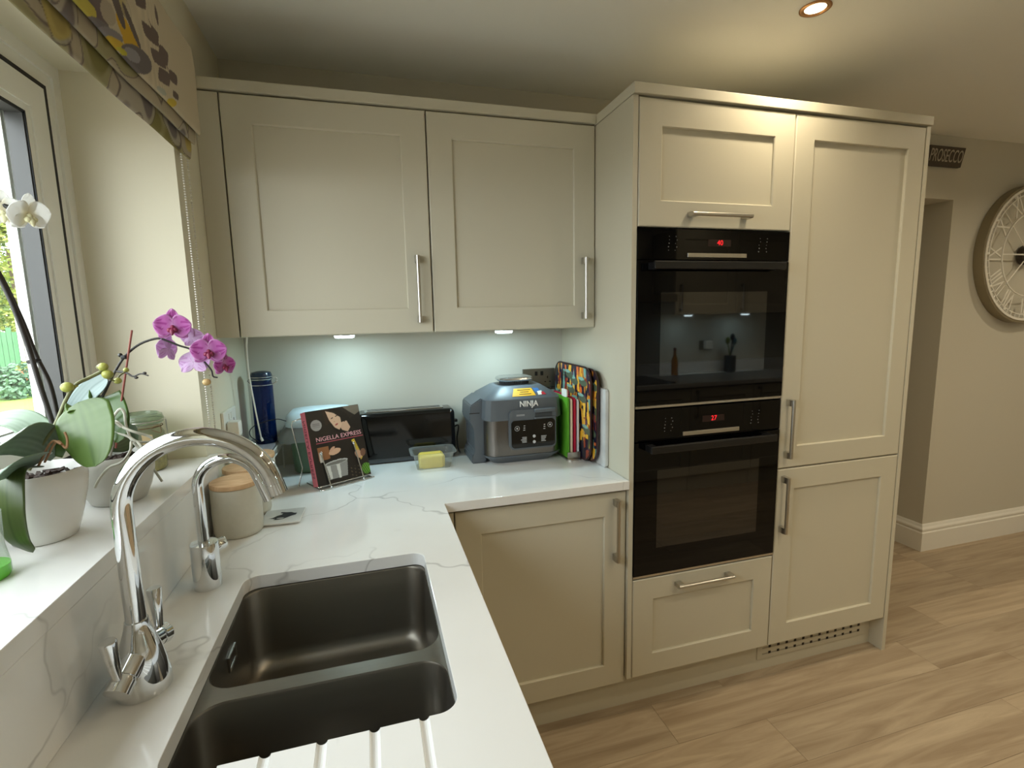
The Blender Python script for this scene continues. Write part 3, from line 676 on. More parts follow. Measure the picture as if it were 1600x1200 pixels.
def poly_in(U, V, pts):
    inside = np.zeros(U.shape, bool); n = len(pts)
    for i in range(n):
        x1, y1 = pts[i]; x2, y2 = pts[(i+1) % n]
        c_ = ((y1 > V) != (y2 > V)) & (U < (x2-x1)*(V-y1)/((y2-y1) or 1e-9)+x1); inside ^= c_
    return inside
def cover(U, V):
    C = np.zeros(U.shape+(3,)); C[:] = (30, 25, 22)
    C[poly_in(U, V, [(.68, 1), (1, 1), (1, .80), (.9, .86), (.78, .93)])] = (112, 103, 90)
    C[poly_in(U, V, [(.30, 1.0), (.52, 1), (.40, .80), (.32, .78)])] = (44, 30, 22)
    C[ell(U, V, .60, .80, 36, 38, .3)] = (17, 14, 14)                    # dark hair
    C[poly_in(U, V, [(.56, .70), (.76, .72), (1, .60), (1, .9), (.84, .84)])] = (16, 15, 16)
    C[poly_in(U, V, [(.55, .78), (.72, .80), (.77, .70), (.71, .645), (.61, .68)])] = (206, 168, 142)   # neck
    C[poly_in(U, V, [(.36, .97), (.50, .93), (.61, .86), (.62, .76), (.56, .69), (.48, .73), (.40, .84)])] = (218, 180, 152)   # face
    C[poly_in(U, V, [(.42, .99), (.62, .99), (.74, .86), (.68, .78), (.62, .90), (.52, .945), (.40, .975)])] = (18, 15, 15)
    C[ell(U, V, .455, .862, 5, 1.6, .45)] = (60, 42, 36); C[ell(U, V, .545, .885, 5.5, 1.6, .35)] = (60, 42, 36)
    C[ell(U, V, .525, .77, 6.5, 2.6, .45)] = (170, 74, 70); C[ell(U, V, .49, .81, 2.6, 1.8)] = (196, 150, 124)
    C[ell(U, V, .155, .80, 19, 19)] = (158, 152, 148)
    for k in range(3): C[(abs(V-(.775+.022*k)) < .004) & (abs(U-.155) < .065)] = (118, 112, 110)
    C[(abs(V-.555) < .004) & (U > .10) & (U < .98)] = (178, 84, 98)
    # bottle, hands, pan, pasta, leaves
    C[poly_in(U, V, [(.10, .50), (.30, .50), (.30, .33), (.10, .32)])] = (150, 98, 62)
    C[poly_in(U, V, [(.11, .43), (.17, .45), (.17, .30), (.11, .30)])] = (214, 204, 190)
    C[ell(U, V, .40, .41, 22, 10, .2)] = (214, 170, 140); C[ell(U, V, .36, .45, 12, 5, .6)] = (206, 160, 132)
    C[poly_in(U, V, [(.17, .26), (.60, .26), (.56, .06), (.22, .05)])] = (150, 148, 144)
    C[poly_in(U, V, [(.20, .25), (.27, .25), (.28, .06), (.24, .06)])] = (226, 224, 220)
    C[poly_in(U, V, [(.38, .25), (.45, .25), (.44, .05), (.40, .05)])] = (216, 214, 208)
    C[ell(U, V, .39, .265, 42, 8, .06)] = (196, 196, 192); C[ell(U, V, .39, .26, 37, 5.5, .06)] = (120, 118, 112)
    C[poly_in(U, V, [(.74, .52), (.80, .53), (.90, .26), (.86, .22)])] = (214, 182, 66)
    C[ell(U, V, .83, .31, 12, 16, .5)] = (212, 166, 136); C[ell(U, V, .92, .32, 10, 14, -.3)] = (120, 84, 66)
    C[(np.sin(U*90)+np.cos(V*130+U*40) > 1.15) & (U > .62) & (V < .16)] = (86, 74, 58)
    C[ell(U, V, .93, .09, 17, 20)] = (62, 112, 36); C[(np.sin(U*160+V*90) > .4) & ell(U, V, .93, .09, 17, 20)] = (120, 168, 60)
    return C
def cov_pos(U, V):
    o = P0+fn*0.0006
    return tuple(o[i]+bx_[i]*BWd*U+upv[i]*BH*V for i in range(3))
grid('front_cover', 150, 196, cov_pos, cover, printed('book_print', rough=0.28), t)
pink = plain('book_pink', (208, 108, 122), 0.45); paper = plain('book_paper', (226, 220, 206), 0.8)
def slab(nm, mt, u0, u1, v0, v1, d0, d1):
    bm = BM(); loft(bm, [[bk(u0, v0, d), bk(u1, v0, d), bk(u1, v1, d), bk(u0, v1, d)] for d in (d0, d1)]); return obj(nm, bm, mt, t)
slab('cover_board', blackpl, 0, 1, 0, 1, 0.0, 0.0025)
slab('back_board', blackpl, 0, 1, 0, 1, BT-0.0025, BT)
slab('page_block', paper, 0.012, 0.985, 0.012, 0.988, 0.0027, BT-0.0027)
sp = slab('spine', pink, -0.008, 0.0, 0, 1, 0.0, BT)
Mf = lambda u, v: frame_m(bk(u, v, -0.0008), bx_, upv)
text('title_lettering', 'NIGELLA EXPRESS', 0.0205, plain('title_pink', (236, 178, 186), 0.5), t, Mf(0.53, 0.605), ext=0.0002, xs=1.02)
text('spine_lettering', 'NIGELLA EXPRESS', 0.0265, plain('title_dark_red', (96, 20, 44), 0.5), sp, frame_m(bk(-0.0085, 0.5, BT/2), -upv, -fn), ext=0.0003, xs=0.95)
t2 = thing('book_stand', (0.3, -0.32, ZW), 'chrome wire cookbook stand holding the pink-spined book', 'book stand')
def wire(nm, pts, r=0.0021, balls=()):
    bm = BM(); tube(bm, pts, r, 8)
    for p in balls: ball(bm, p, 0.0048)
    return obj(nm, bm, chrome, t2, True, 60)
zf = ZW+0.0025
def gnd(u, out): p = P0+bx_*(u*BWd)+nn*out; return Vector((p.x, p.y, zf))
for u, hv in ((0.20, 0.42), (0.82, 0.47)):
    f0 = gnd(u, 0.014); top = bk(u-0.06, hv, -0.006)
    wire('page_holder', [f0, top], 0.0022, (f0+Vector((0, 0, 0.002)), top))
for u in (0.02, 0.98):
    wire('ledge_wire', [gnd(u, 0.016), gnd(u, -0.006), gnd(u, -0.10)], 0.0025)
wire('front_rail', [gnd(-0.02, 0.0155), gnd(1.02, 0.0155)], 0.0023)
wire('rest_rail', [gnd(0.0, 0.0)+Vector((0, 0, 0.008)), gnd(1.0, 0.0)+Vector((0, 0, 0.008))], 0.0022)
fa = at(467, 760, z=ZW+0.004)
wire('back_leg', [fa, at(473, 731, y=-0.27), at(455.5, 665, y=-0.28), at(457, 659, y=-0.282), bk(-0.02, 0.93, BT+0.004), bk(1.02, 0.93, BT+0.004), bk(1.02, 0.5, BT+0.012), gnd(1.02, -0.10)], 0.0024, (fa,))

# ------------------------------------------------------------------ toaster, butter dish
t = thing('toaster', (0.575, -0.07, ZW), 'long black gloss toaster between the cookbook and the multi-cooker', 'toaster')
def rbox(bm, x0, x1, y0, y1, z0, z1, r, top=0.02, nseg=5):
    rings = [rr3(x0, x1, y0, y1, r, z0, 6)]
    for k in range(nseg+1):
        a = math.pi/2*k/nseg; i_ = top*(1-math.cos(a)); rings.append(rr3(x0+i_, x1-i_, y0+i_, y1-i_, max(r-i_, 0.002), z1-top+top*math.sin(a), 6))
    loft(bm, rings)
bm = BM(); rbox(bm, 0.388, 0.766, -0.128, -0.014, ZW+0.022, 1.096, 0.022, 0.02); obj('body', bm, blackgloss, t, True, 50)
bm = BM(); loft(bm, [rr3(0.398, 0.756, -0.12, -0.022, 0.02, ZW, 6), rr3(0.39, 0.764, -0.127, -0.015, 0.022, ZW+0.012, 6), rr3(0.39, 0.764, -0.127, -0.015, 0.022, ZW+0.0215, 6)]); obj('base', bm, plain('toaster_grey', (84, 84, 86), 0.35, metal=0.6), t, True, 50)
tr = outline_mesh('slot_trim', [rrect(0.418, 0.724, -0.1, -0.044, 0.008), list(reversed(rrect(0.428, 0.714, -0.09, -0.076, 0.004))), list(reversed(rrect(0.428, 0.714, -0.068, -0.054, 0.004)))], 1.0975, 0.0025, chrome, t, bevel=0.0006)
bm = BM(); box(bm, 0.424, 0.718, -0.094, -0.05, 1.0945, 1.0965); obj('slot', bm, gasket, tr)
bm = BM(); box(bm, 0.766, 0.782, -0.085, -0.06, 1.03, 1.042, bev=0.003); obj('lever', bm, blackpl, t, True)
bm = BM(); tube(bm, spline([(0.764, -0.05, 1.0), (0.788, -0.06, 1.01), (0.776, -0.09, 0.965), (0.775, -0.12, 0.925), (0.785, -0.10, 0.905), (0.792, -0.02, 0.9)], 8), 0.003, 8); obj('cable', bm, blackpl, t, True)

t = thing('butter_dish', (0.657, -0.215, ZW), 'clear plastic butter tub in front of the toaster', 'dish')
def tub(bm, i_, z0, z1):
    loft(bm, [rr3(0.597+i_, 0.722-i_, -0.258+i_, -0.168-i_, 0.016, z0), rr3(0.585+i_, 0.735-i_, -0.27+i_, -0.156-i_, 0.02, z1)], True, False)
bm = BM(); tub(bm, 0, ZW+0.0005, ZW+0.058); obj('tub', bm, clearpl, t, True, 50)
bm = BM(); ring_o = [rr3(0.585, 0.735, -0.27, -0.156, 0.02, ZW+0.058), rr3(0.574, 0.746, -0.277, -0.149, 0.024, ZW+0.060), rr3(0.574, 0.746, -0.277, -0.149, 0.024, ZW+0.0635), rr3(0.586, 0.734, -0.269, -0.157, 0.02, ZW+0.0625)]
loft(bm, ring_o, False, False); obj('rim', bm, clearpl, t, True, 50)
bm = BM(); rbox(bm, 0.606, 0.702, -0.246, -0.182, ZW+0.0025, ZW+0.05, 0.012, 0.012)
rr_ = random.Random(2)
for v in bm.verts: v.co += Vector((rr_.uniform(-.002, .002), rr_.uniform(-.002, .002), rr_.uniform(-.002, .0015)))
tag(obj('butter_block', bm, plain('butter', (232, 206, 96), 0.45, bump=0.3, bscale=60, vary=0.05, vscale=40), None, True, 60), 'block of yellow butter inside the clear tub', 'butter')

# ------------------------------------------------------------------ multi-cooker
gm = plain('slate_grey_plastic', (92, 98, 104), 0.42, bump=0.03, bscale=900); gm2 = plain('slate_grey_dark', (60, 64, 68), 0.45)
stl = brushed('cooker_steel', (128, 122, 118), 0.3, stretch=(500, 500, 40))
t = thing('multi_cooker', (1.0, -0.17, ZW), 'grey and steel multi-cooker with a black control panel', 'cooker')
X0, X1, YA, YB = 0.848, 1.160, -0.305, -0.035
def cr(i_, z, r=0.046): return rr3(X0+i_, X1-i_, YA+i_, YB-i_, max(r-i_*0.25, 0.01), z, 3)
bm = BM(); loft(bm, [cr(0.035, ZW), cr(0.03, ZW+0.006), cr(0.004, ZW+0.028), cr(0.002, ZW+0.034)]); obj('base', bm, gm, t, True, 30)
bm = BM(); loft(bm, [cr(0.006, ZW+0.0345), cr(0.006, ZW+0.172)]); obj('steel_body', bm, stl, t, True, 50)
bm = BM(); loft(bm, [cr(0.0, ZW+0.1725), cr(-0.001, ZW+0.18), cr(0.004, ZW+0.25), cr(0.010, ZW+0.257), cr(0.062, ZW+0.291), cr(0.070, ZW+0.294)]); ld = obj('lid', bm, gm, t, True, 25)
vx, vy = 1.0, -0.17
bm = BM()
for k in range(44):
    a = 2*math.pi*k/44; p = Vector((vx+0.058*math.cos(a), vy+0.05*math.sin(a), ZW+0.2945)); tube(bm, [p, p+Vector((0, 0, 0.016))], 0.002, 5)
lathe(bm, (vx, vy), [(0.05, ZW+0.294), (0.05, ZW+0.309)], 24, sy=0.85); obj('vent_grille', bm, gm2, ld)
bm = BM(); loft(bm, [[(vx+s_*x, vy+s_*y, ZW+z) for x, y in rrect(-0.068, 0.068, -0.058, 0.058, 0.035, 5)] for s_, z in ((1, 0.309), (1.04, 0.314), (1.0, 0.321), (0.9, 0.324))]); obj('vent_cap', bm, brushed('vent_silver', (206, 208, 210), 0.2), ld, True, 40)
prof = [(0.806, ZW), (0.862, ZW), (0.862, ZW+0.245), (0.85, ZW+0.255), (0.806, ZW+0.228), (0.802, ZW+0.17), (0.814, ZW+0.145), (0.822, ZW+0.13), (0.822, ZW+0.045), (0.806, ZW+0.03)]
bm = BM(); prism(bm, prof, lambda p: (p[0], -0.245, p[1]), lambda p: (p[0], -0.075, p[1])); bmesh.ops.bevel(bm, geom=list(bm.edges), offset=0.004, segments=2, affect='EDGES', clamp_overlap=True); hg = obj('hinge_post', bm, gm, t, True, 30)
sbox('hinge_gap', darkgap, hg, 0.8005, 0.84, -0.2465, -0.2445, ZW+0.196, ZW+0.199)
# control panel in a grey bezel on the front
yf = YA-0.0045
bm = BM(); prism(bm, rrect(0.938, 1.124, ZW+0.060, ZW+0.212, 0.018, 5), lambda p: (p[0], yf-0.006, p[1]), lambda p: (p[0], YA+0.02, p[1])); bz = obj('bezel', bm, gm, t, True, 30)
bm = BM(); prism(bm, rrect(0.945, 1.118, ZW+0.066, ZW+0.172, 0.014, 5), lambda p: (p[0], yf-0.0085, p[1]), lambda p: (p[0], yf-0.005, p[1])); cpn = obj('control_panel', bm, blackgloss, t)
bm = BM(); box(bm, 1.035, 1.12, yf-0.018, yf-0.004, ZW+0.199, ZW+0.213, bev=0.004); box(bm, 1.035, 1.12, yf-0.012, yf-0.004, ZW+0.174, ZW+0.180, bev=0.001); obj('lid_handle', bm, gm, bz, True)
sbox('handle_recess', gm2, bz, 1.040, 1.108, yf-0.0072, yf-0.0062, ZW+0.181, ZW+0.199)
sbox('mode_badge', plain('badge_grey', (140, 144, 146), 0.5), bz, 0.966, 0.998, yf-0.0066, yf-0.006, ZW+0.188, ZW+0.195)
pr = plain('panel_print', (190, 190, 190), 0.5)
bm = BM(); yp = yf-0.0088
for cx_, cz_ in ((0.967, 0.142), (1.098, 0.148)):
    tube(bm, [(cx_+0.009*math.cos(a), yp, ZW+cz_+0.009*math.sin(a)) for a in np.linspace(0, 2*math.pi, 25)], 0.0008, 4); box(bm, cx_-0.003, cx_+0.003, yp, yp+0.0006, ZW+cz_-0.003, ZW+cz_+0.003)
for cz_ in (0.108, 0.086):
    bmesh.ops.create_circle(bm, cap_ends=True, segments=16, radius=0.0062, matrix=frame_m((1.034, yp, ZW+cz_), (1, 0, 0), (0, 0, 1)))
rr_ = random.Random(11)
for cx_, al in ((1.004, 1), (1.062, -1)):
    for k in range(5):
        l = rr_.uniform(0.012, 0.024); a = cx_-l if al > 0 else cx_
        box(bm, a, a+l, yp, yp+0.0005, ZW+0.086+k*0.0048, ZW+0.0882+k*0.0048)
for cx_ in (0.995, 1.075):
    for k in range(3): box(bm, cx_-0.004+0.001*k, cx_+0.004, yp, yp+0.0005, ZW+0.133+k*0.008, ZW+0.1355+k*0.008)
obj('button_print', bm, pr, cpn)['kind'] = 'stuff'
text('brand_lettering', 'NINJA', 0.030, plain('lettering_white', (235, 235, 232), 0.4), ld, frame_m((1.018, YA-0.0022, ZW+0.2315), (1, 0, 0), (0, 0.03, 1)), ext=0.0008, xs=0.9, bold=0.0006)
# yellow sticker and small coloured one on the sloping lid front
sl = Vector((0, 0.052, 0.034)).normalized(); so = Vector((0, -0.034, 0.052)).normalized()
def slope_quad(nm, mt, pts, lift=0.0008):
    b0 = Vector((1.0, YA+0.010, ZW+0.257)); bm = BM()
    a = [b0+Vector((x, 0, 0))+sl*s+so*lift for x, s in pts]; loft(bm, [a, [p+so*0.0005 for p in a]]); return obj(nm, bm, mt, ld)
slope_quad('yellow_sticker', plain('sticker_yellow', (236, 180, 40), 0.5), [(-0.042, 0.004), (0.052, 0.004), (0.044, 0.048), (-0.026, 0.048)])
for k, (a, b) in enumerate(((-0.012, 0.036), (-0.006, 0.028), (-0.014, 0.038))):
    slope_quad('sticker_print', darkgap, [(a, 0.013+0.012*k), (b, 0.013+0.012*k), (b, 0.016+0.012*k), (a, 0.016+0.012*k)], 0.0014)
slope_quad('blue_sticker', plain('sticker_blue', (60, 110, 170), 0.5), [(0.055, 0.02), (0.078, 0.02), (0.07, 0.046), (0.05, 0.046)])
slope_quad('white_sticker', whitepl, [(0.062, 0.006), (0.085, 0.006), (0.08, 0.03), (0.062, 0.026)], 0.0012)
slope_quad('red_sticker', plain('sticker_red', (190, 40, 50), 0.5), [(0.076, 0.006), (0.094, 0.006), (0.088, 0.022), (0.078, 0.022)], 0.0014)

# ------------------------------------------------------------------ chopping boards, trays, board against the tall panel
t = thing('board_stand', (1.2, -0.2, ZW), 'steel base stand holding the coloured chopping boards', 'stand')
bm = BM(); loft(bm, [rr3(1.165, 1.2235, -0.338, -0.07, 0.02, ZW), rr3(1.165, 1.2235, -0.338, -0.07, 0.02, ZW+0.005), rr3(1.168, 1.2225, -0.334, -0.074, 0.018, ZW+0.007)]); obj('base', bm, satin, t, True, 40)
bm = BM(); box(bm, 1.169, 1.2225, -0.322, -0.316, ZW+0.007, ZW+0.03, bev=0.001); obj('front_lip', bm, satin, t)
bm = BM(); box(bm, 1.169, 1.2225, -0.09, -0.084, ZW+0.007, ZW+0.06, bev=0.001); obj('back_lip', bm, satin, t)
bl = [('green', (92, 164, 42), 1.171), ('cream', (226, 206, 178), 1.1845), ('red', (186, 28, 62), 1.198), ('white', (222, 222, 226), 1.2115)]
for nm, c_, x in bl:
    o = thing('chopping_board', (x, -0.2, ZW+0.0075), 'thin %s plastic chopping board in the steel stand' % nm, 'chopping board', 'chopping boards in the stand')
    h = {'green': 0.245, 'cream': 0.24, 'red': 0.243, 'white': 0.235}[nm]
    bm = BM(); prism(bm, rrect(-0.315, -0.092, ZW+0.0078, ZW+h, 0.012, 4), lambda p: (x, p[0], p[1]), lambda p: (x+0.0075, p[0], p[1])); obj('board', bm, plain('board_'+nm, c_, 0.5, bump=0.05, bscale=500), o)
    if nm == 'green':
        bm = BM(); prism(bm, rrect(-0.303, -0.253, ZW+h+0.0003, ZW+h+0.03, 0.006, 4), lambda p: (x+0.001, p[0], p[1]), lambda p: (x+0.006, p[0], p[1])); obj('tab', bm, whitepl, o)
cols = np.array([(26, 24, 46), (38, 30, 52), (96, 26, 34), (140, 44, 34), (206, 128, 34), (232, 176, 52), (236, 186, 70), (214, 104, 44), (236, 180, 60), (72, 84, 60), (120, 168, 158), (92, 60, 86), (40, 40, 44), (160, 70, 40)])
def tray_col(seed):
    def f(U, V):
        r_ = np.random.RandomState(seed); C = np.zeros(U.shape+(3,)); C[:] = (30, 26, 44)
        for k in range(300):
            cx_, cy_ = r_.rand(2); w_, h_ = r_.uniform(.012, .034), r_.uniform(.03, .12); sk = r_.uniform(-.35, .35)
            m_ = (abs(U-cx_+sk*(V-cy_)) < w_) & (abs(V-cy_) < h_); C[m_] = cols[r_.randint(len(cols))]
        for k in range(15):
            cx_, cy_ = r_.rand(2); m_ = ((U-cx_-(V-cy_)*.5)/.10)**2+((V-cy_)/.045)**2 < 1; C[m_] = (84, 96, 76)
            m_ = ((U-cx_-.03-(V-cy_)*.5)/.075)**2+((V-cy_-.035)/.018)**2 < 1; C[m_] = (132, 176, 164)
        return C
    return f
traym = printed('tray_print', rough=0.35)
def tray(label, foot_f, foot_b, lean, h, seed):
    """upright tray: foot_f/foot_b = front and back lower corners (x,y); leans towards +x at the top"""
    f0, b0 = Vector((*foot_f, ZW+0.001)), Vector((*foot_b, ZW+0.001)); L = (b0-f0).length; e1 = (b0-f0).normalized()
    side = Vector((e1.y, -e1.x, 0)); e2 = (Vector((0, 0, 1))*math.cos(lean)+side*math.sin(lean)); nr = e1.cross(e2).normalized()
    if nr.x > 0: nr = -nr
    t = thing('lap_tray', (f0+b0)/2, label, 'tray', 'patterned trays beside the chopping boards')
    out = rrect(0, L, 0, h, 0.065, 8); ins = lambda d: rrect(d, L-d, d, h-d, 0.065-d, 8)
    W_ = lambda p, d: f0+e1*p[0]+e2*p[1]+nr*d
    bm = BM(); loft(bm, [[W_(p, d) for p in ins(i_)] for i_, d in ((0.006, -0.008), (0.001, -0.004), (0, 0.0), (0.0015, 0.003), (0.005, 0.003), (0.008, 0.0005))], True, True); obj('tray_body', bm, plain('tray_edge%d' % seed, (52, 26, 28), 0.4), t, True, 50)
    # printed face: grid clipped to the rounded outline by pulling corner points in
    r_ = 0.062; d0 = 0.006
    def pos(U, V):
        a = d0+U*(L-2*d0); b = d0+V*(h-2*d0); cx_ = np.clip(a, d0+r_-0.006, L-d0-r_+0.006); cy_ = np.clip(b, d0+r_-0.006, h-d0-r_+0.006)
        dx, dy = a-cx_, b-cy_; m_ = np.maximum(np.abs(dx), np.abs(dy)); ln_ = np.hypot(dx, dy); k_ = np.where(ln_ > 1e-9, m_/np.maximum(ln_, 1e-9), 1)
        a, b = cx_+dx*k_, cy_+dy*k_
        return tuple(f0[i]+e1[i]*a+e2[i]*b+nr[i]*0.0012 for i in range(3))
    grid('printed_face', 200, 190, pos, tray_col(seed), traym, t)
tray('large dark tray printed with bright vertical shapes, nearer the chopping boards', (1.228, -0.405), (1.228, -0.030), math.radians(0.4), 0.366, 3)
tray('large dark tray printed with bright vertical shapes, nearer the tall cabinet', (1.243, -0.43), (1.243, -0.055), math.radians(0.4), 0.36, 8)
bm = BM(); prism(bm, rrect(-0.462, -0.10, ZW+0.001, ZW+0.292, 0.012, 4), lambda p: (1.2588, p[0], p[1]), lambda p: (1.2725, p[0], p[1])); bmesh.ops.bevel(bm, geom=list(bm.edges), offset=0.002, segments=2, affect='EDGES', clamp_overlap=True)
tag(obj('serving_board', bm, plain('pale_marble', (206, 206, 204), 0.3, vary=0.12, vscale=18), None, True, 40), 'pale grey marbled board standing against the tall cabinet side', 'board')
# ------------------------------------------------------------------ orchids on the sill
def leaf(name, parent, spine, width, side, fold=0.12, c1=(72, 104, 42), c2=(112, 136, 84), tip=0.75, base_w=0.35, rnd=0.0):
    S = spline(spine, 10); n = len(S); side = Vector(side).normalized()
    def prof(v): return (np.sqrt(np.clip(1-(1-np.clip(v/rnd, 0, 1))**2, 0, 1)) if rnd else 1.0)*width*0.5*np.minimum(1, base_w+(1-base_w)*np.sin(np.clip(v/0.45, 0, 1)*math.pi/2))*np.sqrt(np.clip(1-np.clip((v-tip)/(1-tip), 0, 1)**2, 0, 1))
    Sp = np.array(S)
    def pos(U, V):
        i = V*(n-1); i0 = np.clip(np.floor(i).astype(int), 0, n-2); fr = (i-i0)[..., None]; p = Sp[i0]*(1-fr)+Sp[i0+1]*fr; tg = Sp[i0+1]-Sp[i0]; tg = tg/np.linalg.norm(tg, axis=-1, keepdims=True)
        sd = np.array(side)-tg*(tg@np.array(side))[..., None]; sd = sd/np.linalg.norm(sd, axis=-1, keepdims=True); nr = np.cross(sd, tg)
        u = (U*2-1); w_ = prof(V); q = p+sd*(u*w_)[..., None]+nr*(np.abs(u)**1.6*w_*fold)[..., None]
        return q[..., 0], q[..., 1], q[..., 2]
    a, b = np.array(c1, float), np.array(c2, float)
    def colr(U, V):
        m_ = (0.5+0.5*np.sin(U*46+V*3))*0.25+0.45*V; m_ = np.where(np.abs(U-0.5) < 0.03, 0.0, m_)[..., None]; return a*(1-m_)+b*m_
    o = grid(name, 15, 40, pos, colr, leafm, parent, thick=0.0016); return o
def petal_grid(name, parent, C, ax, sd, nr, L, W, shape, cup, colf):
    C, ax, sd, nr = (np.array(v) for v in (C, ax, sd, nr))
    def pos(U, V):
        u = U*2-1; w_ = W*0.5*(np.sin(np.clip(V, 0, 1)**shape*math.pi)**0.62*0.97+0.03)
        h = cup*L*(V**2)+cup*0.8*L*(u*w_/W*2)**2+0.03*L*np.sin(V*9+u*3)*V
        q = C+ax*(V*L)[..., None]+sd*(u*w_)[..., None]+nr*h[..., None]; return q[..., 0], q[..., 1], q[..., 2]
    return grid(name, 13, 15, pos, colf, petalm, parent, thick=0.0006)
def pinkc(pale):
    def f(U, V):
        u = U*2-1; a = np.array((206, 116, 194) if not pale else (226, 196, 230), float); b = np.array((170, 52, 150) if not pale else (204, 150, 206), float); wv = np.array((240, 218, 240), float)
        ve = (np.sin(u*17+np.sign(u)*V*2.5) > 0.55)[..., None]; edge = np.clip((np.maximum(np.abs(u), V)-0.8)/0.2, 0, 1)[..., None]; cen = np.clip(1-V*3.2, 0, 1)[..., None]
        c_ = np.where(ve, b, a); c_ = c_*(1-0.55*edge)+wv*0.55*edge; return c_*(1-0.5*cen)+wv*0.5*cen
    return f
def whitec(U, V):
    cen = np.clip(1-V*2.5, 0, 1)[..., None]; return np.array((246, 246, 244), float)*(1-0.5*cen)+np.array((240, 224, 170), float)*0.5*cen
def flower(parent, C, face, up, size, kind='pink'):
    C = Vector(C); nr = Vector(face).normalized(); up = (Vector(up)-nr*Vector(up).dot(nr)).normalized(); rt = up.cross(nr)
    cf = {'pink': pinkc(False), 'pale': pinkc(True), 'white': whitec}[kind]; R = size/2
    bm = BM()
    ball(bm, C+nr*0.10*R, 0.13*R, 10, 8)
    for s in (-1, 1): ball(bm, C+nr*0.22*R-up*0.18*R+rt*s*0.15*R, 0.15*R, 10, 8, (1, 1, 1))
    tube(bm, [C+nr*0.05*R, C+nr*0.30*R-up*0.25*R, C+nr*0.42*R-up*0.48*R], [0.10*R, 0.16*R, 0.05*R], 10)
    lipm = MATS.get('lip_'+kind) or plain('lip_'+kind, {'pink': (118, 26, 62), 'pale': (200, 150, 170), 'white': (232, 220, 170)}[kind], 0.5, vary=0.25, vscale=120)
    f_ = obj('flower', bm, lipm, parent, True)
    for ang, L, W, shp in ((90, 1.16, 0.74, 0.9), (220, 1.0, 0.68, 0.9), (320, 1.0, 0.68, 0.9)):
        a = math.radians(ang); ax = rt*math.cos(a)+up*math.sin(a); petal_grid('petal', f_, C-nr*0.06*R, ax, nr.cross(ax), nr, L*R, W*R, shp, 0.08, cf)
    for ang in (12, 168):
        a = math.radians(ang); ax = rt*math.cos(a)+up*math.sin(a); petal_grid('petal', f_, C, ax, nr.cross(ax), nr, 1.04*R, 1.42*R, 0.74, 0.10, cf)
    return f_
def px_path(pts): return [at(p[0], p[1], y=p[2]) for p in pts]
def stem(name, parent, pts, r, mat, n=8):
    bm = BM(); S = spline(px_path(pts), n); tube(bm, S, r, 8); return obj(name, bm, mat, parent, True, 60)
def bud(parent, px, r, mat=budm, st=None):
    p = at(*px[:2], y=px[2]); bm = BM(); ball(bm, p, r, 14, 10, (1.12, 1.05, 1.0)); return obj('bud', bm, mat, parent, True)
def pot(name, c, prof, mat, soil_r, soil_z, parent):
    bm = BM(); lathe(bm, c, prof, 56, cap1=False); obj('pot', bm, mat, parent, True, 60)
    bm = BM(); lathe(bm, c, [(soil_r, soil_z-0.004), (soil_r*0.7, soil_z+0.002), (0.0, soil_z+0.004)], 28); rr_ = random.Random(int(soil_z*1e4))
    for k in range(46):
        a = rr_.uniform(0, 6.28); r_ = soil_r*math.sqrt(rr_.uniform(0, 0.85)); p = Vector((c[0]+r_*math.cos(a), c[1]+r_*math.sin(a), soil_z+0.004)); d = Vector((rr_.uniform(-1, 1), rr_.uniform(-1, 1), rr_.uniform(-.3, .5))).normalized()*rr_.uniform(0.006, 0.012)
        tube(bm, [p-d, p+d], rr_.uniform(0.0025, 0.005), 5)
    obj('bark_chips', bm, bark, parent)['kind'] = 'stuff'
t = thing('potted_orchid', (-0.115, -1.05, ZS), 'white flowering orchid in a glossy white pot on the sill', 'orchid')
c = (-0.115, -1.05)
pot('p1', c, [(0.041, ZS+0.0005), (0.044, ZS+0.002), (0.053, ZS+0.03), (0.065, ZS+0.08), (0.0685, ZS+0.105), (0.0675, ZS+0.122), (0.066, ZS+0.124), (0.0645, ZS+0.121), (0.063, ZS+0.105), (0.058, ZS+0.09)], ceramic, 0.0595, ZS+0.104, t)
CS = RT
def V3(px, py, y): return at(px, py, y=y)
leaf('leaf', t, [V3(122, 629, -1.05), V3(130, 652, -1.075), V3(139, 684, -1.10), V3(149, 729, -1.12)], 0.088, CS, c1=(64, 90, 28), c2=(100, 124, 64), tip=0.5, base_w=0.95, fold=0.05, rnd=0.3)
leaf('leaf_sheath', t, [V3(92, 714, -1.04), V3(104, 670, -1.035), V3(118, 640, -1.04), V3(126, 640, -1.058)], 0.034, CS, c1=(70, 96, 34), c2=(104, 128, 66), tip=0.95, fold=0.03)
leaf('leaf', t, [V3(88, 712, -1.03), V3(60, 688, -1.06), V3(20, 685, -1.12), V3(-40, 720, -1.2)], 0.066, (0.6, 0.6, 0.55), c1=(108, 128, 108), c2=(164, 180, 164))
leaf('leaf', t, [V3(85, 705, -1.02), V3(62, 676, -0.98), V3(25, 655, -0.95), V3(-40, 660, -0.93)], 0.05, (0.6, 0.7, 0.4), c1=(84, 108, 78), c2=(140, 160, 140))
leaf('leaf', t, [V3(60, 728, -1.08), V3(18, 735, -1.14), V3(12, 790, -1.165), V3(24, 840, -1.165), V3(52, 863, -1.155)], 0.048, CS, c1=(54, 70, 28), c2=(88, 100, 56), tip=0.4)
leaf('leaf', t, [V3(75, 712, -1.06), V3(45, 722, -1.12), V3(5, 735, -1.18), V3(-40, 765, -1.22)], 0.05, (0.6, 0.5, 0.5), c1=(96, 120, 100), c2=(160, 176, 160))
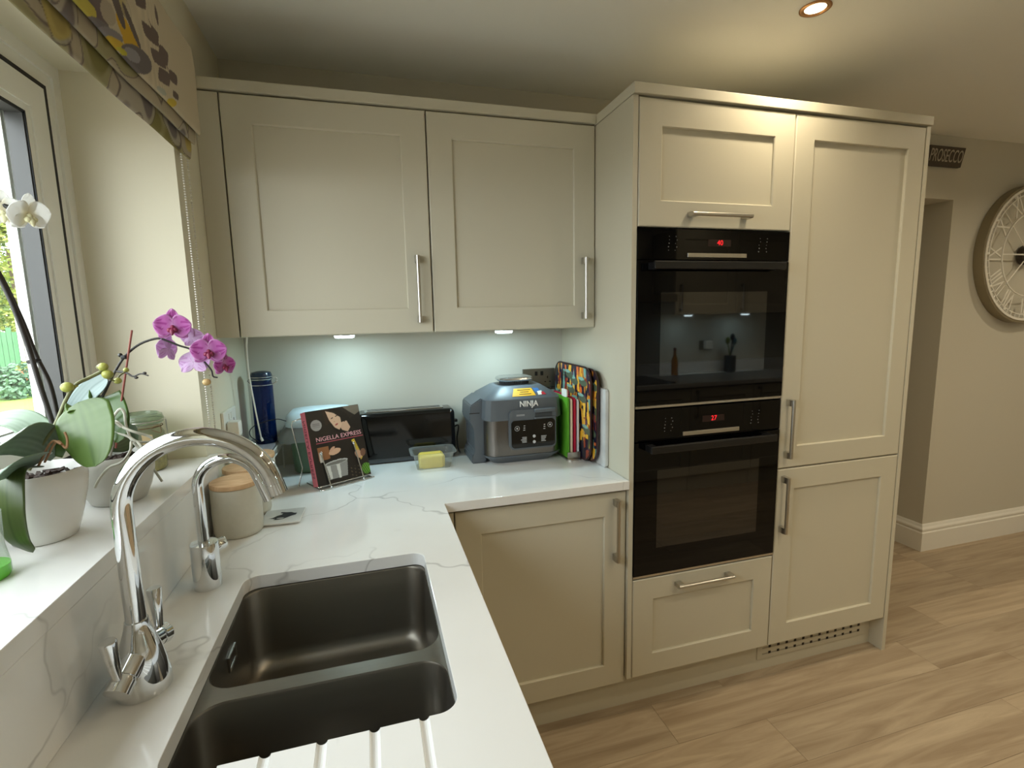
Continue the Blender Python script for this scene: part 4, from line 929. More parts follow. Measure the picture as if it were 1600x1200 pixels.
stem('bud_stem', t, [(45, 735, -1.06), (62, 700, -1.05), (86, 664, -1.05), (103, 625, -1.04), (119, 601, -1.02), (140, 590, -1.0), (158, 580, -0.99), (153, 574, -0.99), (158, 570, -0.99)], 0.0032, stemg)
for p, r_ in (((161, 573, -0.99), 0.0075), ((168, 585, -0.99), 0.0085), ((105, 605, -1.03), 0.009), ((184, 595, -0.97), 0.006), ((197, 578, -0.95), 0.0045)): bud(t, p, r_)
stem('pedicel', t, [(108, 606, -1.03), (117, 604, -1.025), (121, 603, -1.02)], 0.0018, budm)
stem('pedicel', t, [(158, 582, -0.99), (172, 592, -0.98), (184, 596, -0.97), (186, 588, -0.965), (197, 580, -0.95)], 0.0015, stemg)
stem('flower_stem', t, [(95, 712, -1.03), (80, 655, -1.02), (62, 600, -1.02), (42, 535, -1.02), (15, 465, -1.02), (-20, 400, -1.02), (-60, 340, -1.02), (-60, 300, -1.02), (-30, 298, -1.01), (0, 316, -1.0), (22, 330, -1.0)], 0.0042, stemd)
stem('flower_stem', t, [(98, 700, -1.0), (90, 650, -1.0), (78, 600, -1.0), (56, 555, -1.0), (34, 500, -1.0), (0, 430, -1.0), (-50, 350, -1.0), (-70, 300, -1.0)], 0.0038, stemd)
bm = BM(); a_, b_ = V3(44, 566, -1.02), V3(62, 563, -1.0); tube(bm, [a_, b_], 0.0035, 8); obj('stem_clip', bm, blackpl, t, True)
toC = lambda p: (CPOS-Vector(p)).normalized()
p = V3(44, 336, -1.0); flower(t, p, toC(p)*0.5+Vector((0.7, -0.1, -0.35)), (-0.2, 0, 1), 0.064, 'white')
p = V3(4, 332, -1.0); flower(t, p, toC(p)+Vector((0.0, 0, -0.1)), (0, 0, 1), 0.066, 'white')
dry = plain('dry_root', (150, 112, 78), 0.7)
for path in ([(70, 722, -1.08), (88, 690, -1.1), (103, 700, -1.11), (105, 686, -1.11), (101, 675, -1.11)], [(60, 728, -1.09), (80, 691, -1.10), (96, 694, -1.11)]):
    bm = BM(); tube(bm, spline(px_path(path), 6), 0.0019, 6); obj('aerial_root', bm, dry, t, True)

t = thing('potted_orchid', (-0.075, -0.87, ZS), 'pink flowering orchid with aerial roots in a grey pot', 'orchid')
c = (-0.078, -0.868)
pot('p2', c, [(0.046, ZS+0.0005), (0.049, ZS+0.003), (0.060, ZS+0.03), (0.067, ZS+0.06), (0.069, ZS+0.085), (0.0675, ZS+0.100), (0.066, ZS+0.102), (0.064, ZS+0.099), (0.062, ZS+0.085), (0.057, ZS+0.07)], potgrey, 0.0585, ZS+0.086, t)
leaf('leaf', t, [V3(150, 695, -0.87), V3(118, 650, -0.88), V3(138, 612, -0.88), V3(167, 589, -0.88)], 0.042, (0.55, -0.2, -0.6), c1=(104, 124, 120), c2=(168, 186, 186))
leaf('leaf', t, [V3(168, 705, -0.87), V3(150, 645, -0.86), V3(163, 620, -0.87), V3(178, 650, -0.90), V3(184, 692, -0.92)], 0.055, CS, c1=(44, 74, 22), c2=(88, 116, 44))
leaf('leaf', t, [V3(165, 700, -0.86), V3(190, 690, -0.84), V3(205, 680, -0.82), V3(215, 690, -0.8)], 0.05, (0.1, 0.6, 1), c1=(60, 84, 50), c2=(104, 128, 92))
stem('flower_stem', t, [(150, 700, -0.88), (152, 640, -0.88), (165, 610, -0.88), (180, 580, -0.88), (196, 556, -0.88), (218, 538, -0.88), (245, 529, -0.88), (262, 533, -0.88), (280, 540, -0.88), (300, 547, -0.88), (318, 564, -0.88), (330, 578, -0.88), (333, 588, -0.88), (340, 590, -0.88)], [0.0028, 0.0016], stemd)
stem('stake', t, [(181, 700, -0.885), (188, 640, -0.885), (206, 516, -0.885)], 0.0021, redstick, 2)
bm = BM(); p = V3(195, 558, -0.885); box(bm, p.x-0.006, p.x+0.003, p.y-0.004, p.y+0.004, p.z-0.004, p.z+0.004, bev=0.001); p = V3(188, 555, -0.885); ball(bm, p, 0.0042); obj('stem_clip', bm, blackpl, t, True)
stem('side_shoot', t, [(182, 580, -0.88), (198, 583, -0.89), (208, 588, -0.895), (220, 584, -0.90), (232, 587, -0.905)], [0.0022, 0.0012], stemd)
bm = BM()
for q in (((205, 588), (213, 590)), ((220, 584), (226, 583))):
    ball(bm, V3(*q[1], -0.9), 0.0028, 8, 6, (1.4, 1, 1))
obj('shoot_tip', bm, stemd, t, True)
for (px, py), tilt, kind, sz, yy in (((270, 511), (-0.15, 0, -0.05), 'pink', 0.066, -0.89), ((326, 549), (0.0, 0.05, 0.0), 'pink', 0.066, -0.90), ((350, 571), (0.75, 0.1, -0.15), 'pink', 0.050, -0.88)):
    p = V3(px, py, yy); flower(t, p, toC(p)+Vector(tilt), (0.05, 0, 1), sz, kind)
for (px, py), face, sz, yy in (((262, 546), (-0.9, 0.35, 0.1), 0.058, -0.87), ((303, 566), (0.1, 0.95, -0.35), 0.062, -0.865), ((300, 528), (0.2, 0.9, 0.3), 0.05, -0.86)):
    p = V3(px, py, yy); flower(t, p, face, (0, 0.2, 1), sz, 'pale')
bud(t, (323, 597, -0.88), 0.0075, plain('bud_tan', (190, 160, 108), 0.5, vary=0.15, vscale=60))
for path in ([(168, 690, -0.90), (172, 662, -0.91), (186, 640, -0.91), (194, 645, -0.91), (197, 665, -0.915), (206, 688, -0.92), (222, 703, -0.935), (233, 703, -0.94)],
             [(166, 668, -0.9), (180, 658, -0.92), (193, 668, -0.93), (210, 675, -0.935), (228, 680, -0.93), (237, 684, -0.93)],
             [(172, 712, -0.9), (176, 690, -0.92), (170, 672, -0.925), (178, 660, -0.93), (190, 667, -0.93)],
             [(205, 690, -0.93), (203, 705, -0.945), (190, 722, -0.95), (170, 731, -0.95), (155, 748, -0.95), (148, 762, -0.95)],
             [(215, 690, -0.93), (222, 704, -0.945), (205, 722, -0.945), (198, 738, -0.945), (184, 747, -0.945)],
             [(180, 675, -0.91), (200, 682, -0.92), (215, 690, -0.925), (235, 690, -0.92), (238, 685, -0.92)],
             [(240, 733, -0.86), (247, 743, -0.85), (253, 752, -0.845)]):
    bm = BM(); tube(bm, spline(px_path(path), 6), 0.0026, 7); obj('aerial_root', bm, rootm, t, True)

# clip-top jar at the reveal, glass vase at the frame's edge
t = thing('clip_top_jar', (-0.11, -0.637, ZS), 'clear clip-top glass jar with a paper tag at the window reveal', 'jar')
c = (-0.112, -0.637)
gj = clear_glass('jar_glass', (214, 220, 206), refl=1.0, op=0.08)
bm = BM(); lathe(bm, c, [(0.042, ZS+0.0005), (0.046, ZS+0.006), (0.046, ZS+0.095), (0.040, ZS+0.108), (0.040, ZS+0.118)], 36, cap1=False); obj('body', bm, gj, t, True)
bm = BM(); lathe(bm, c, [(0.042, ZS+0.002), (0.0445, ZS+0.008), (0.0445, ZS+0.06), (0.0, ZS+0.066)], 32); obj('contents', bm, plain('jar_contents', (176, 150, 92), 0.8, vary=0.5, vscale=90, bump=0.8, bscale=120), t, True)
bm = BM(); lathe(bm, c, [(0.041, ZS+0.120), (0.047, ZS+0.122), (0.048, ZS+0.132), (0.045, ZS+0.142), (0.038, ZS+0.146), (0.036, ZS+0.141), (0.0, ZS+0.140)], 36); obj('lid', bm, clear_glass('lid_glass', (206, 218, 200), refl=1.0, op=0.12), t, True)
bm = BM(); circ = lambda z, r_: tube(bm, [(c[0]+r_*math.cos(a), c[1]+r_*math.sin(a), ZS+z) for a in np.linspace(0, 6.283, 33)], 0.0013, 6)
circ(0.119, 0.042); circ(0.128, 0.0495)
tube(bm, [(c[0]+0.048, c[1]-0.006, ZS+0.13), (c[0]+0.056, c[1]-0.006, ZS+0.128), (c[0]+0.056, c[1]-0.004, ZS+0.09), (c[0]+0.046, c[1]-0.004, ZS+0.088)], 0.0014, 6); obj('clip_wire', bm, satin, t, True)
bm = BM(); circ(0.112, 0.0435); tube(bm, spline([(c[0]+0.03, c[1]-0.033, ZS+0.112), (c[0]+0.05, c[1]-0.034, ZS+0.118), (c[0]+0.052, c[1]-0.034, ZS+0.10), (c[0]+0.034, c[1]-0.036, ZS+0.108)], 6), 0.0012, 6); obj('string', bm, plain('twine', (110, 88, 60), 0.9), t, True)
bm = BM(); tg = [Vector((c[0]+0.014, c[1]-0.0445, ZS+0.100)), Vector((c[0]+0.034, c[1]-0.036, ZS+0.096)), Vector((c[0]+0.038, c[1]-0.036, ZS+0.045)), Vector((c[0]+0.018, c[1]-0.0475, ZS+0.042))]
loft(bm, [tg, [p+Vector((0.0005, -0.001, 0)) for p in tg]]); obj('paper_tag', bm, plain('kraft_tag', (206, 184, 140), 0.8), t)
t = thing('glass_vase', (-0.142, -1.205, ZS), 'clear glass with a bright green base at the sill\'s near end', 'vase')
c = (-0.118, -1.2)
bm = BM(); lathe(bm, c, [(0.030, ZS+0.0005), (0.033, ZS+0.006), (0.033, ZS+0.02)], 28); obj('base', bm, plain('green_glass', (92, 190, 40), 0.08, spec=0.8), t, True)
bm = BM(); lathe(bm, c, [(0.033, ZS+0.0205), (0.029, ZS+0.05), (0.031, ZS+0.10)], 28, cap0=False, cap1=False); obj('glass', bm, clearpl, t, True)

# ------------------------------------------------------------------ roman blind
t = thing('roman_blind', (0.03, -1.4, 1.88), 'patterned linen roman blind folded up over the window', 'blind')
prof = [(0.046, 2.168), (0.049, 2.10), (0.049, 2.02), (0.050, 1.965), (0.047, 1.950), (0.042, 1.956), (0.039, 1.985), (0.0375, 2.0), (0.036, 1.985), (0.0385, 1.945), (0.036, 1.924), (0.031, 1.930), (0.028, 1.96), (0.0265, 1.975), (0.025, 1.96), (0.0255, 1.92), (0.022, 1.893), (0.018, 1.886)]
PS = spline([(x, 0, z) for x, z in prof], 7); PA = np.array([(p.x, p.z) for p in PS]); arc = np.concatenate([[0], np.cumsum(np.hypot(*np.diff(PA, axis=0).T))]); LA = arc[-1]
YB0, YB1 = -0.500, -2.40
def bpos(U, V):
    a = V*LA; x = np.interp(a, arc, PA[:, 0]); z = np.interp(a, arc, PA[:, 1]); y = YB0+(YB1-YB0)*U**1.7
    return x+0.0015*np.sin(y*11+a*9)+0.001*np.sin(y*23), y+0.004*np.sin(a*30)*(1-U), z+0.0025*np.sin(y*9.0)*np.clip(V*2, 0, 1)
def bcol(U, V):
    y = YB0+(YB1-YB0)*U**1.7; a = V*LA
    C = np.zeros(U.shape+(3,)); C[:] = (204, 190, 164)
    wv = 1+0.035*np.sin(y*2400)*np.sin(a*2600); C = C*wv[..., None]
    def nz(s, ph): 
        f = 0
        for k, (fx, fy) in enumerate(((1, 1.3), (2.1, -1.7), (-3.3, 2.9), (4.1, 3.7))): f = f+np.sin(s*(fx*y+fy*a)+ph*(k+1)*1.7+1.3*np.sin(s*0.7*(fy*y-fx*a)+ph))/(k+1)
        return f
    X, Y_, Z = bpos(U, V); D = np.stack([X-CPOS.x, Y_-CPOS.y, Z-CPOS.z], -1); w_ = np.maximum(D@np.array(FW), 0.05)
    PX = 800+CAM['f']*(D@np.array(RT))/w_; PY = 600-CAM['f']*(D@np.array(UP))/w_
    main = a < 0.225
    def soft(n_, t0, wd, c_, al, reg):
        k = np.clip((n_-t0)/wd, 0, 1)*al*reg; C[:] = C*(1-k[..., None])+np.array(c_, float)*k[..., None]
    reg = np.where(main, np.clip((-y-0.85)/0.1, 0, 1), 1.0); low = np.where(main, 0.0, 1.0)
    n1, n2, n3 = nz(11, 0.3), nz(12, 2.1), nz(10, 4.4)
    soft(np.ones_like(a), 0, 1, (168, 156, 134), 0.75, low)
    soft(n1, 0.2, 0.12, (152, 146, 100), 0.7, reg); soft(n1, 0.7, 0.25, (122, 114, 60), 0.8, reg); soft(-abs(n1-0.2), -0.06, 0.04, (92, 80, 74), 0.7, reg)
    soft(n2, 0.6, 0.12, (172, 164, 150), 0.8, reg); soft(n2, 1.0, 0.2, (108, 98, 98), 0.85, reg); soft(-abs(n2-0.6), -0.06, 0.04, (84, 72, 70), 0.7, reg)
    soft(n3, 1.25, 0.15, (196, 174, 84), 0.7, reg)
    def ellp(px, py, rl, rw, ang, c_, pw=2.0):
        dx, dy = PX-px, PY-py; ca, sa = math.cos(ang), math.sin(ang); l_ = (dx*ca+dy*sa)/rl; q_ = (-dx*sa+dy*ca)/rw
        C[((abs(l_)**pw+abs(q_)**(2 if pw == 2.0 else 1.1)) < 1) & main] = c_
    g_, mu_, ol, pg = (118, 110, 110), (208, 166, 48), (150, 146, 60), (178, 178, 164)
    for e_ in ((176, 45, 62, 26, 0.95, (196, 184, 160)), (150, 12, 34, 16, 1.0, (112, 96, 94)), (168, 20, 22, 10, 1.2, (176, 162, 142)), (128, 8, 30, 12, 0.8, (196, 180, 80)), (160, 45, 30, 9, 0.7, g_), (172, 54, 22, 9, 0.5, (136, 130, 132)), (196, 48, 34, 8, 1.15, mu_), (186, 72, 26, 7, 0.65, (206, 172, 60)), (204, 62, 20, 12, 1.2, mu_), (182, 8, 40, 5, 1.25, (104, 92, 88)), (205, 40, 40, 3.2, 1.2, (104, 92, 88)), (212, 92, 30, 17, 0.75, (112, 104, 104)), (206, 86, 16, 8, 0.75, (150, 146, 148)), (190, 80, 10, 4, 0.7, (190, 180, 60)), (268, 160, 8, 6, 0.6, (206, 180, 70)), (252, 142, 10, 4, 0.75, pg)): ellp(*e_)
    lf = (112, 96, 90)
    for px, py, rl, rw, an in ((233, 52, 24, 7, 1.03), (241, 56, 18, 6, 1.3), (247, 91, 21, 8, 0.95), (255, 86, 18, 7, 1.25), (256, 120, 17, 9, 1.1), (270, 121, 14, 6, 1.15), (274, 149, 9, 4, 1.1), (244, 24, 18, 2, 1.4), (219, 3, 14, 8, 1.0), (248, 72, 50, 1.1, 1.2)): ellp(px, py, rl, rw, an, lf, 1.5)
    return C
grid('fabric', 640, 210, bpos, bcol, printed('blind_linen', rough=0.9, bump=0.15, trans=0.06), t, thick=0.0014)
sbox('headrail', whitepl, t, 0.002, 0.044, YB1, YB0-0.004, 2.135, 2.165, bev=0.002)
bm = BM()
zb = 1.16
for k in range(190):
    z = 2.14-k*0.0066
    if z < zb: break
    for y in (-0.493, -0.541):
        bmesh.ops.create_icosphere(bm, subdivisions=1, radius=0.0028, matrix=Matrix.Translation((0.012, y, z)))
for k in range(16):
    a = math.pi*k/15; bmesh.ops.create_icosphere(bm, subdivisions=1, radius=0.0028, matrix=Matrix.Translation((0.012, -0.517+0.024*math.cos(a), zb-0.024*math.sin(a))))
obj('bead_chain', bm, plain('chain_white', (226, 222, 214), 0.3, metal=0.3), t, True)['kind'] = 'stuff'

# ------------------------------------------------------------------ clock and sign on the back wall
t = thing('wall_clock', (4.17, -0.0, 1.745), 'large round skeleton wall clock with silver roman numerals', 'clock')
cx, cz = 4.168, 1.745
ckm = plain('clock_rim', (150, 140, 116), 0.4, metal=0.5); cks = plain('clock_silver', (238, 235, 226), 0.35, metal=0.0)
def yring(bm, r0, r1, y0, y1, n=72):
    rs = [(r0, y0), (r1, y0), (r1, y1), (r0, y1)]; vs_ = [[bm.verts.new((cx+r*math.cos(2*math.pi*k/n), y, cz+r*math.sin(2*math.pi*k/n))) for k in range(n)] for r, y in rs]
    for a, b in zip(vs_, vs_[1:]+vs_[:1]):
        for k in range(n): bm.faces.new((a[k], a[(k+1) % n], b[(k+1) % n], b[k]))
bm = BM(); yring(bm, 0.378, 0.392, -0.05, -0.001); obj('rim', bm, ckm, t, True, 40)
bm = BM(); yring(bm, 0.366, 0.379, -0.054, -0.048); obj('outer_ring', bm, cks, t, True, 40)
bm = BM(); yring(bm, 0.340, 0.346, -0.05, -0.045); yring(bm, 0.232, 0.238, -0.05, -0.045); obj('inner_rings', bm, cks, t, True, 40)
bm = BM()
for k in range(60):
    a = 2*math.pi*k/60; d = Vector((math.sin(a), 0, math.cos(a)))
    tube(bm, [Vector((cx, -0.048, cz))+d*0.342, Vector((cx, -0.048, cz))+d*0.37], 0.002, 6)
obj('minute_bars', bm, cks, t)['kind'] = 'stuff'
num = ['XII', 'I', 'II', 'III', 'IIII', 'V', 'VI', 'VII', 'VIII', 'IX', 'X', 'XI']
for k, s in enumerate(num):
    a = 2*math.pi*k/12; d = Vector((math.sin(a), 0, math.cos(a))); sd = Vector((math.cos(a), 0, -math.sin(a)))
    text('numeral', s, 0.135, cks, t, frame_m(Vector((cx, -0.048, cz))+d*0.289, sd, d), ext=0.002, xs=0.62)
    bm = BM(); ball(bm, Vector((cx, -0.052, cz))+d*0.358, 0.009, 10, 6); obj('stud', bm, cks, t, True)
bm = BM()
def hand(a, l, w): 
    d = Vector((math.sin(a), 0, math.cos(a))); sd = Vector((math.cos(a), 0, -math.sin(a))); o_ = Vector((cx, -0.046, cz)); q = [o_-d*0.05-sd*w, o_-d*0.05+sd*w, o_+d*l+sd*w*0.5, o_+d*l-sd*w*0.5]
    loft(bm, [q, [p+Vector((0, 0.002, 0)) for p in q]])
hand(math.radians(270), 0.24, 0.005); hand(math.radians(20), 0.17, 0.006); obj('hands', bm, cks, t)
bm = BM(); bmesh.ops.create_cone(bm, cap_ends=True, segments=32, radius1=0.055, radius2=0.055, depth=0.03, matrix=Matrix.Translation((cx, -0.026, cz)) @ Matrix.Rotation(math.pi/2, 4, 'X')); obj('hub', bm, plain('hub_dark', (48, 40, 32), 0.5), t, True, 40)
bm = BM()
for k in range(4):
    a = math.pi/4+math.pi/2*k; d = Vector((math.sin(a), 0, math.cos(a))); o_ = Vector((cx, -0.04, cz)); tube(bm, [o_+d*0.05, o_+d*0.236], 0.003, 6); tube(bm, [o_+d*0.34, o_+d*0.38], 0.003, 6); tube(bm, [o_+d*0.236, o_+d*0.342], 0.002, 6)
obj('spokes', bm, cks, t, True)

bm = BM(); lean = 0.018
sx0, sx1, sz0, sz1 = 3.322, 3.581, 2.2, 2.294
def sg(x, z, d): k = (z-sz0)/(sz1-sz0); return (x, -0.012-0.019*k+d, z)
loft(bm, [[sg(x, z, d) for x, z in ((sx0, sz0), (sx1, sz0), (sx1, sz1), (sx0, sz1))] for d in (-0.008, 0.008)])
t = thing('wall_sign', (3.39, -0.01, 2.19), 'dark grey wooden PROSECCO sign above the doorway', 'sign')
obj('board', bm, plain('sign_grey', (76, 68, 60), 0.7, vary=0.1, vscale=20), t)
nrm_ = Vector((0, -(sz1-sz0), -0.019)).normalized()
text('lettering', 'PROSECCO', 0.088, plain('sign_letter', (176, 168, 154), 0.7), t, frame_m(Vector(sg((sx0+sx1)/2+0.005, (sz0+sz1)/2, -0.0092)), (1, 0, 0), Vector((0, -0.019, sz1-sz0))), ext=0.0006, xs=0.53)
sbox('bracket', darkgap, t, 3.38, 3.5, -0.016, -0.0005, 2.205, 2.225)

# ------------------------------------------------------------------ lamps
bulb = emit('lamp_warm', (255, 232, 196), 14.0); led = emit('lamp_cool', (226, 250, 255), 14.0)
copper = plain('fitting_bronze', (170, 128, 88), 0.3, metal=0.8)
spots = [(1.81, -0.745), (1.95, -1.72), (3.05, -1.72), (3.05, -0.85), (4.3, -0.85), (4.3, -1.95), (5.4, -1.4), (1.95, -2.45), (3.05, -2.45)]  # first lies in view; the rest are unseen, added to light the room
for i, (x, y) in enumerate(spots):
    t = thing('downlight', (x, y, ZC), 'round recessed ceiling downlight above the tall cabinets' if i == 0 else 'unseen ceiling downlight added to light the room', 'light', 'ceiling downlights')
    bm = BM(); n = 36
    loft(bm, [circle((x, y), r, z, n) for r, z in ((0.044, ZC-0.0005), (0.044, ZC-0.003), (0.040, ZC-0.0055), (0.031, ZC-0.004), (0.029, ZC-0.001))], False, False); obj('trim_ring', bm, copper, t, True, 50)
    bm = BM(); lathe(bm, (x, y), [(0.029, ZC-0.0012), (0.024, ZC-0.0035), (0.0, ZC-0.004)], 28); obj('lens', bm, bulb, t, True)
    l = light('downlight_lamp', 'AREA', (x, y, ZC-0.008), DOWN_W, DOWN_C, shape='DISK', size=0.05); l.parent = t; l.matrix_parent_inverse = t.matrix_basis.inverted(); l.data.spread = math.radians(150)
def puck(x, y, z, label):
    t = thing('cabinet_light', (x, y, z), label, 'light', 'round lights under the wall cabinets')
    bm = BM(); lathe(bm, (x, y), [(0.034, z), (0.035, z-0.003), (0.035, z-0.009)], 32); obj('housing', bm, satin, t, True, 40)
    bm = BM(); lathe(bm, (x, y), [(0.0345, z-0.0092), (0.033, z-0.016), (0.028, z-0.018), (0.0, z-0.0185)], 32); obj('lens', bm, led, t, True, 40)
    l = light('cabinet_lamp', 'AREA', (x, y, z-0.0195), PUCK_W, PUCK_C, shape='DISK', size=0.06); l.parent = t; l.matrix_parent_inverse = t.matrix_basis.inverted()
puck(0.368, -0.2, ZWB+0.0015, 'round cool light under the wall cabinet above the cookbook')
puck(0.955, -0.2, ZWB+0.0015, 'round cool light under the wall cabinet above the multi-cooker')

# ------------------------------------------------------------------ the facing run of units, seen mirrored in the oven glass
def copy_tree(o, parent=None):
    c_ = o.copy(); col.objects.link(c_)
    if parent is not None: c_.parent = parent; c_.matrix_parent_inverse = o.matrix_parent_inverse.copy()
    for ch in list(o.children): copy_tree(ch, c_)
    return c_
root = thing('wall_cabinet', (0, 0, 0), 'cream wall cabinet of the facing run, mirrored in the oven glass', 'cabinet', 'wall cabinets of the facing run')
bm = BM(); box(bm, -0.298, 0.298, -DW+0.025, -0.002, 1.435, ZWT); obj('carcass', bm, paint, root)
shaker('door', root, -0.298, 0.298, 1.433, ZWT, -DW, handle=((0.25, 1.46), (0.25, 1.68)))
root2 = thing('base_cabinet', (0, 0, 0), 'cream base cabinet of the facing run, mirrored in the oven glass', 'cabinet', 'base cabinets of the facing run')
bm = BM(); box(bm, -0.298, 0.298, -0.57, -0.002, 0.0, 0.862); obj('carcass', bm, paint, root2)
shaker('door', root2, -0.298, 0.298, 0.132, 0.852, -0.598, handle=((0.25, 0.61), (0.25, 0.83)))
xs_ = [1.1+0.6*k for k in range(6)]
for k, x in enumerate(xs_):
    for r_, skip in ((root, (1, 2)), (root2, ())):
        if k in skip: continue
        o = copy_tree(r_); o.location = (x+0.3, YOPP, 0); o.rotation_euler = (0, 0, math.pi)
for r_ in (root, root2):
    for ch in list(r_.children_recursive): bpy.data.objects.remove(ch)
    bpy.data.objects.remove(r_)
tag(sbox('worktop', stone, None, 1.1, 4.7, YOPP+0.001, YOPP+0.62, ZW-0.032, ZW, bev=0.001), 'white quartz worktop of the facing run, mirrored in the oven glass', 'worktop')
tag(sbox('upstand', stone, None, 1.1, 4.7, YOPP+0.001, YOPP+0.02, ZW+0.0005, ZW+0.10), 'low quartz upstand of the facing run, mirrored in the oven glass', 'upstand')
t = thing('hob', (2.35, YOPP+0.3, ZW), 'black glass hob on the facing worktop, mirrored in the oven glass', 'hob')
sbox('glass', blackgl, t, 2.0, 2.78, YOPP+0.06, YOPP+0.56, ZW+0.0005, ZW+0.006, bev=0.001)
t = thing('cooker_hood', (2.3, YOPP, 1.5), 'steel and black cooker hood over the facing hob, mirrored in the oven glass', 'hood')
sbox('canopy', blackpl, t, 1.75, 2.85, YOPP+0.002, YOPP+0.45, 1.54, 1.60); sbox('front_strip', satin, t, 1.75, 2.85, YOPP+0.45, YOPP+0.456, 1.54, 1.60); sbox('chimney', satin, t, 2.15, 2.45, YOPP+0.002, YOPP+0.28, 1.60, ZC-0.002)
puck(3.13, YOPP+0.2, 1.4345, 'round cool light of the facing run, left one mirrored in the oven glass'); puck(3.72, YOPP+0.2, 1.4345, 'round cool light of the facing run, right one mirrored in the oven glass')
t = thing('oil_bottle', (3.06, YOPP+0.12, ZW), 'amber oil bottle on the facing worktop, mirrored in the oven glass', 'bottle')
bm = BM(); lathe(bm, (3.06, YOPP+0.12), [(0.028, ZW+0.0005), (0.03, ZW+0.005), (0.03, ZW+0.12), (0.024, ZW+0.15), (0.013, ZW+0.175), (0.012, ZW+0.22)], 24); obj('body', bm, plain('amber_glass', (150, 96, 20), 0.1), t, True)
bm = BM(); lathe(bm, (3.06, YOPP+0.12), [(0.0135, ZW+0.2205), (0.0135, ZW+0.245)], 20); obj('cap', bm, plain('cap_red', (120, 30, 20), 0.4), t, True)
s3 = socket('wall_socket', 'double wall socket of the facing run with white adapter, mirrored in the oven glass', frame_m((3.47, YOPP, 1.145), (-1, 0, 0), (0, 0, 1)), 0.146, 0.086, nickel, blackpl)
sbox('adapter', whitepl, s3, 3.435, 3.505, YOPP+0.0095, YOPP+0.06, 1.11, 1.185, bev=0.006)
t = thing('utensil_pot', (3.66, YOPP+0.1, ZW), 'dark pot of kitchen utensils on the facing worktop, mirrored in the oven glass', 'pot')
bm = BM(); lathe(bm, (3.66, YOPP+0.1), [(0.045, ZW+0.0005), (0.05, ZW+0.01), (0.052, ZW+0.15)], 28); obj('pot', bm, plain('pot_dark', (34, 40, 46), 0.3), t, True)
for k, (dx, dy, h, c_) in enumerate(((0.01, 0.0, 0.30, (20, 20, 30)), (-0.02, 0.01, 0.27, (96, 110, 40)), (0.025, -0.01, 0.26, (40, 80, 90)))):
    bm = BM(); tube(bm, [(3.66+dx*0.5, YOPP+0.1+dy, ZW+0.151), (3.66+dx*2, YOPP+0.1+dy, ZW+h)], 0.006, 8); ball(bm, Vector((3.66+dx*2, YOPP+0.1+dy, ZW+h+0.02)), 0.026, 12, 8, (1, 0.4, 1.3)); obj('utensil', bm, plain('utensil%d' % k, c_, 0.4), t, True)

# ------------------------------------------------------------------ garden outside the window
GZ = -0.15
grass = plain('lawn_green', (104, 132, 48), 0.9, vary=0.25, vscale=2.0, bump=1.0, bscale=40)
lawn = sbox('lawn', grass, None, -30, -0.8, 9.2, 32, GZ-0.2, GZ); struct(lawn)
struct(sbox('patio', plain('patio_stone', (150, 142, 132), 0.85, vary=0.12, vscale=3), None, -30, -0.32, -14, 9.19, GZ-0.2, GZ))
rr_ = random.Random(21)
def foliage(name, label, cat, c, rad, n, s, m1, trunk=None, group=None):
    t = thing(name, (c[0], c[1], GZ), label, cat, group)
    V_, F_ = [], []
    blobs = [(Vector((rr_.gauss(0, .45)*rad[0], rr_.gauss(0, .45)*rad[1], rr_.uniform(-.7, .7)*rad[2])), rr_.uniform(.35, .6)) for _ in range(14)]
    for k in range(n):
        b, br = rr_.choice(blobs); d = Vector((rr_.gauss(0, 1), rr_.gauss(0, 1), rr_.gauss(0, 1))).normalized()*br*rr_.uniform(.6, 1)
        p = Vector(c)+b+Vector((d.x*rad[0], d.y*rad[1], d.z*rad[2]))
        if p.z < GZ+0.02: p.z = GZ+0.02+rr_.random()*0.1
        a = Vector((rr_.gauss(0, 1), rr_.gauss(0, 1), rr_.gauss(0, .6))).normalized()*s*rr_.uniform(.6, 1.3); q = a.orthogonal().normalized()*s*0.55
        i = len(V_); V_ += [p-a, p+q, p+a, p-q]; F_.append((i, i+1, i+2, i+3))
    me = bpy.data.meshes.new('foliage'); me.from_pydata([tuple(v) for v in V_], [], F_); me.update(); o = link('foliage', me, m1, t); o['kind'] = 'stuff'
    if trunk:
        bm = BM(); tube(bm, [(c[0], c[1], GZ), (c[0]+.1, c[1], GZ+(c[2]-GZ)*.5), (c[0], c[1], c[2])], [trunk, trunk*.8, trunk*.4], 8); obj('trunk', bm, plain('bark_'+name+str(int(c[0]*10)), (92, 78, 62), 0.9), t)
    return t
lv1 = plain('leaf_yellow_green', (124, 130, 62), 0.7, vary=0.35, vscale=1.5); lv2 = plain('leaf_mid_green', (88, 106, 54), 0.7, vary=0.35, vscale=1.5); lv3 = plain('leaf_blue_green', (84, 112, 86), 0.7, vary=0.3, vscale=3)
g1 = at(14, 400, y=18.5); foliage('garden_tree', 'pale yellow-green tree behind the green garden gate', 'tree', (g1.x, 18.5, 3.9), (1.9, 1.2, 3.0), 9000, 0.085, lv1, 0.16)
g1 = at(62, 390, y=23); foliage('garden_tree', 'mid-green tree beyond the brick pier, beside the window frame', 'tree', (g1.x, 23, 4.6), (2.6, 1.2, 3.8), 8000, 0.10, lv2, 0.18)
g1 = at(-60, 400, y=28); foliage('garden_tree', 'tall mid-green garden tree left of the gate', 'tree', (g1.x, 28, 5.5), (3.2, 1.5, 4.6), 8000, 0.12, lv2, 0.18)
GY = 15.0
xa = at(-45, 560, y=GY).x; xb = at(32, 560, y=GY).x; zt = at(10, 512, y=GY).z
gg = plain('gate_green', (78, 122, 86), 0.6, vary=0.08, vscale=4)
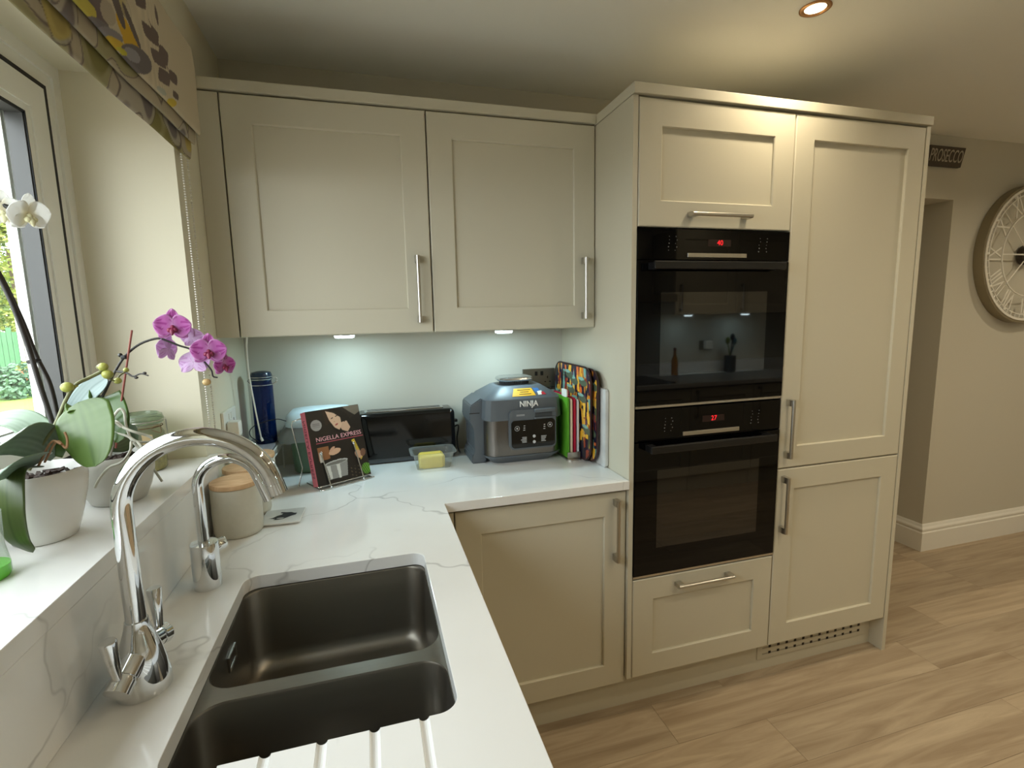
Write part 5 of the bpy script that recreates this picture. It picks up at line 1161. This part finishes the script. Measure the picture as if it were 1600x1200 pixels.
t = thing('garden_gate', ((xa+xb)/2, GY, GZ), 'pale green boarded garden gate below the trees', 'gate')
nb = 9
for k in range(nb):
    a = xa+(xb-xa)*k/nb; sbox('board', gg, t, a+0.006, a+(xb-xa)/nb-0.006, GY, GY+0.03, GZ+0.05, zt-0.12*(k % 2 == 0))
for z in (GZ+0.35, zt-0.5): sbox('rail', gg, t, xa, xb, GY+0.03, GY+0.07, z, z+0.12)
xp = at(40, 560, y=GY).x
tag(sbox('gate_post', whitep, None, xb+0.03, xp, GY-0.05, GY+0.12, GZ, at(36, 490, y=GY).z, bev=0.01), 'white post at the right of the green gate', 'post')
t = thing('brick_pier', (xp+0.3, GY, GZ), 'weathered brick pier right of the white gate post', 'pier')
brk = plain('old_brick', (118, 94, 80), 0.9, vary=0.2, vscale=6); bz0 = GZ; bme = None
sbox('mortar_core', plain('mortar', (176, 168, 156), 0.9), t, xp+0.035, xp+0.545, GY+0.015, GY+0.385, GZ, GZ+2.2)
for r_ in range(29):
    for k in range(-1, 3):
        a = xp+0.02+(k+0.5*(r_ % 2))*0.235; b = a+0.225; a = max(a, xp+0.02); b = min(b, xp+0.56)
        if b-a < 0.03: continue
        sbox('brick', brk, t, a, b, GY, GY+0.1, bz0+r_*0.075+0.005, bz0+r_*0.075+0.070)
pp = at(38, 603, z=GZ); s_ = (pp.y+2.08)/782*9.5
t = thing('terracotta_pot', (pp.x, 12.95, GZ), 'large terracotta pot at the edge of the lawn', 'pot')
pc = at(40, 596, y=12.95)
bm = BM(); lathe(bm, (pc.x, 12.95), [(0.17, GZ), (0.19, GZ+0.02), (0.27, GZ+0.40), (0.30, GZ+0.41), (0.30, GZ+0.50), (0.26, GZ+0.50), (0.25, GZ+0.42)], 24); obj('pot', bm, plain('terracotta', (150, 104, 76), 0.8, vary=0.1, vscale=6), t, True, 40)
def bush(px, y, r, n, m, label):
    c_ = at(px, 560, y=y); foliage('garden_shrub', label, 'shrub', (c_.x, y, GZ+r*0.75), (r*1.2, r, r*0.8), n, 0.06, m)
bush(12, 11.7, 0.45, 1800, lv3, 'blue-green leafy shrub in front of the green gate')
bush(32, 14.1, 0.42, 1800, lv1, 'yellow-green shrub behind the terracotta pot')
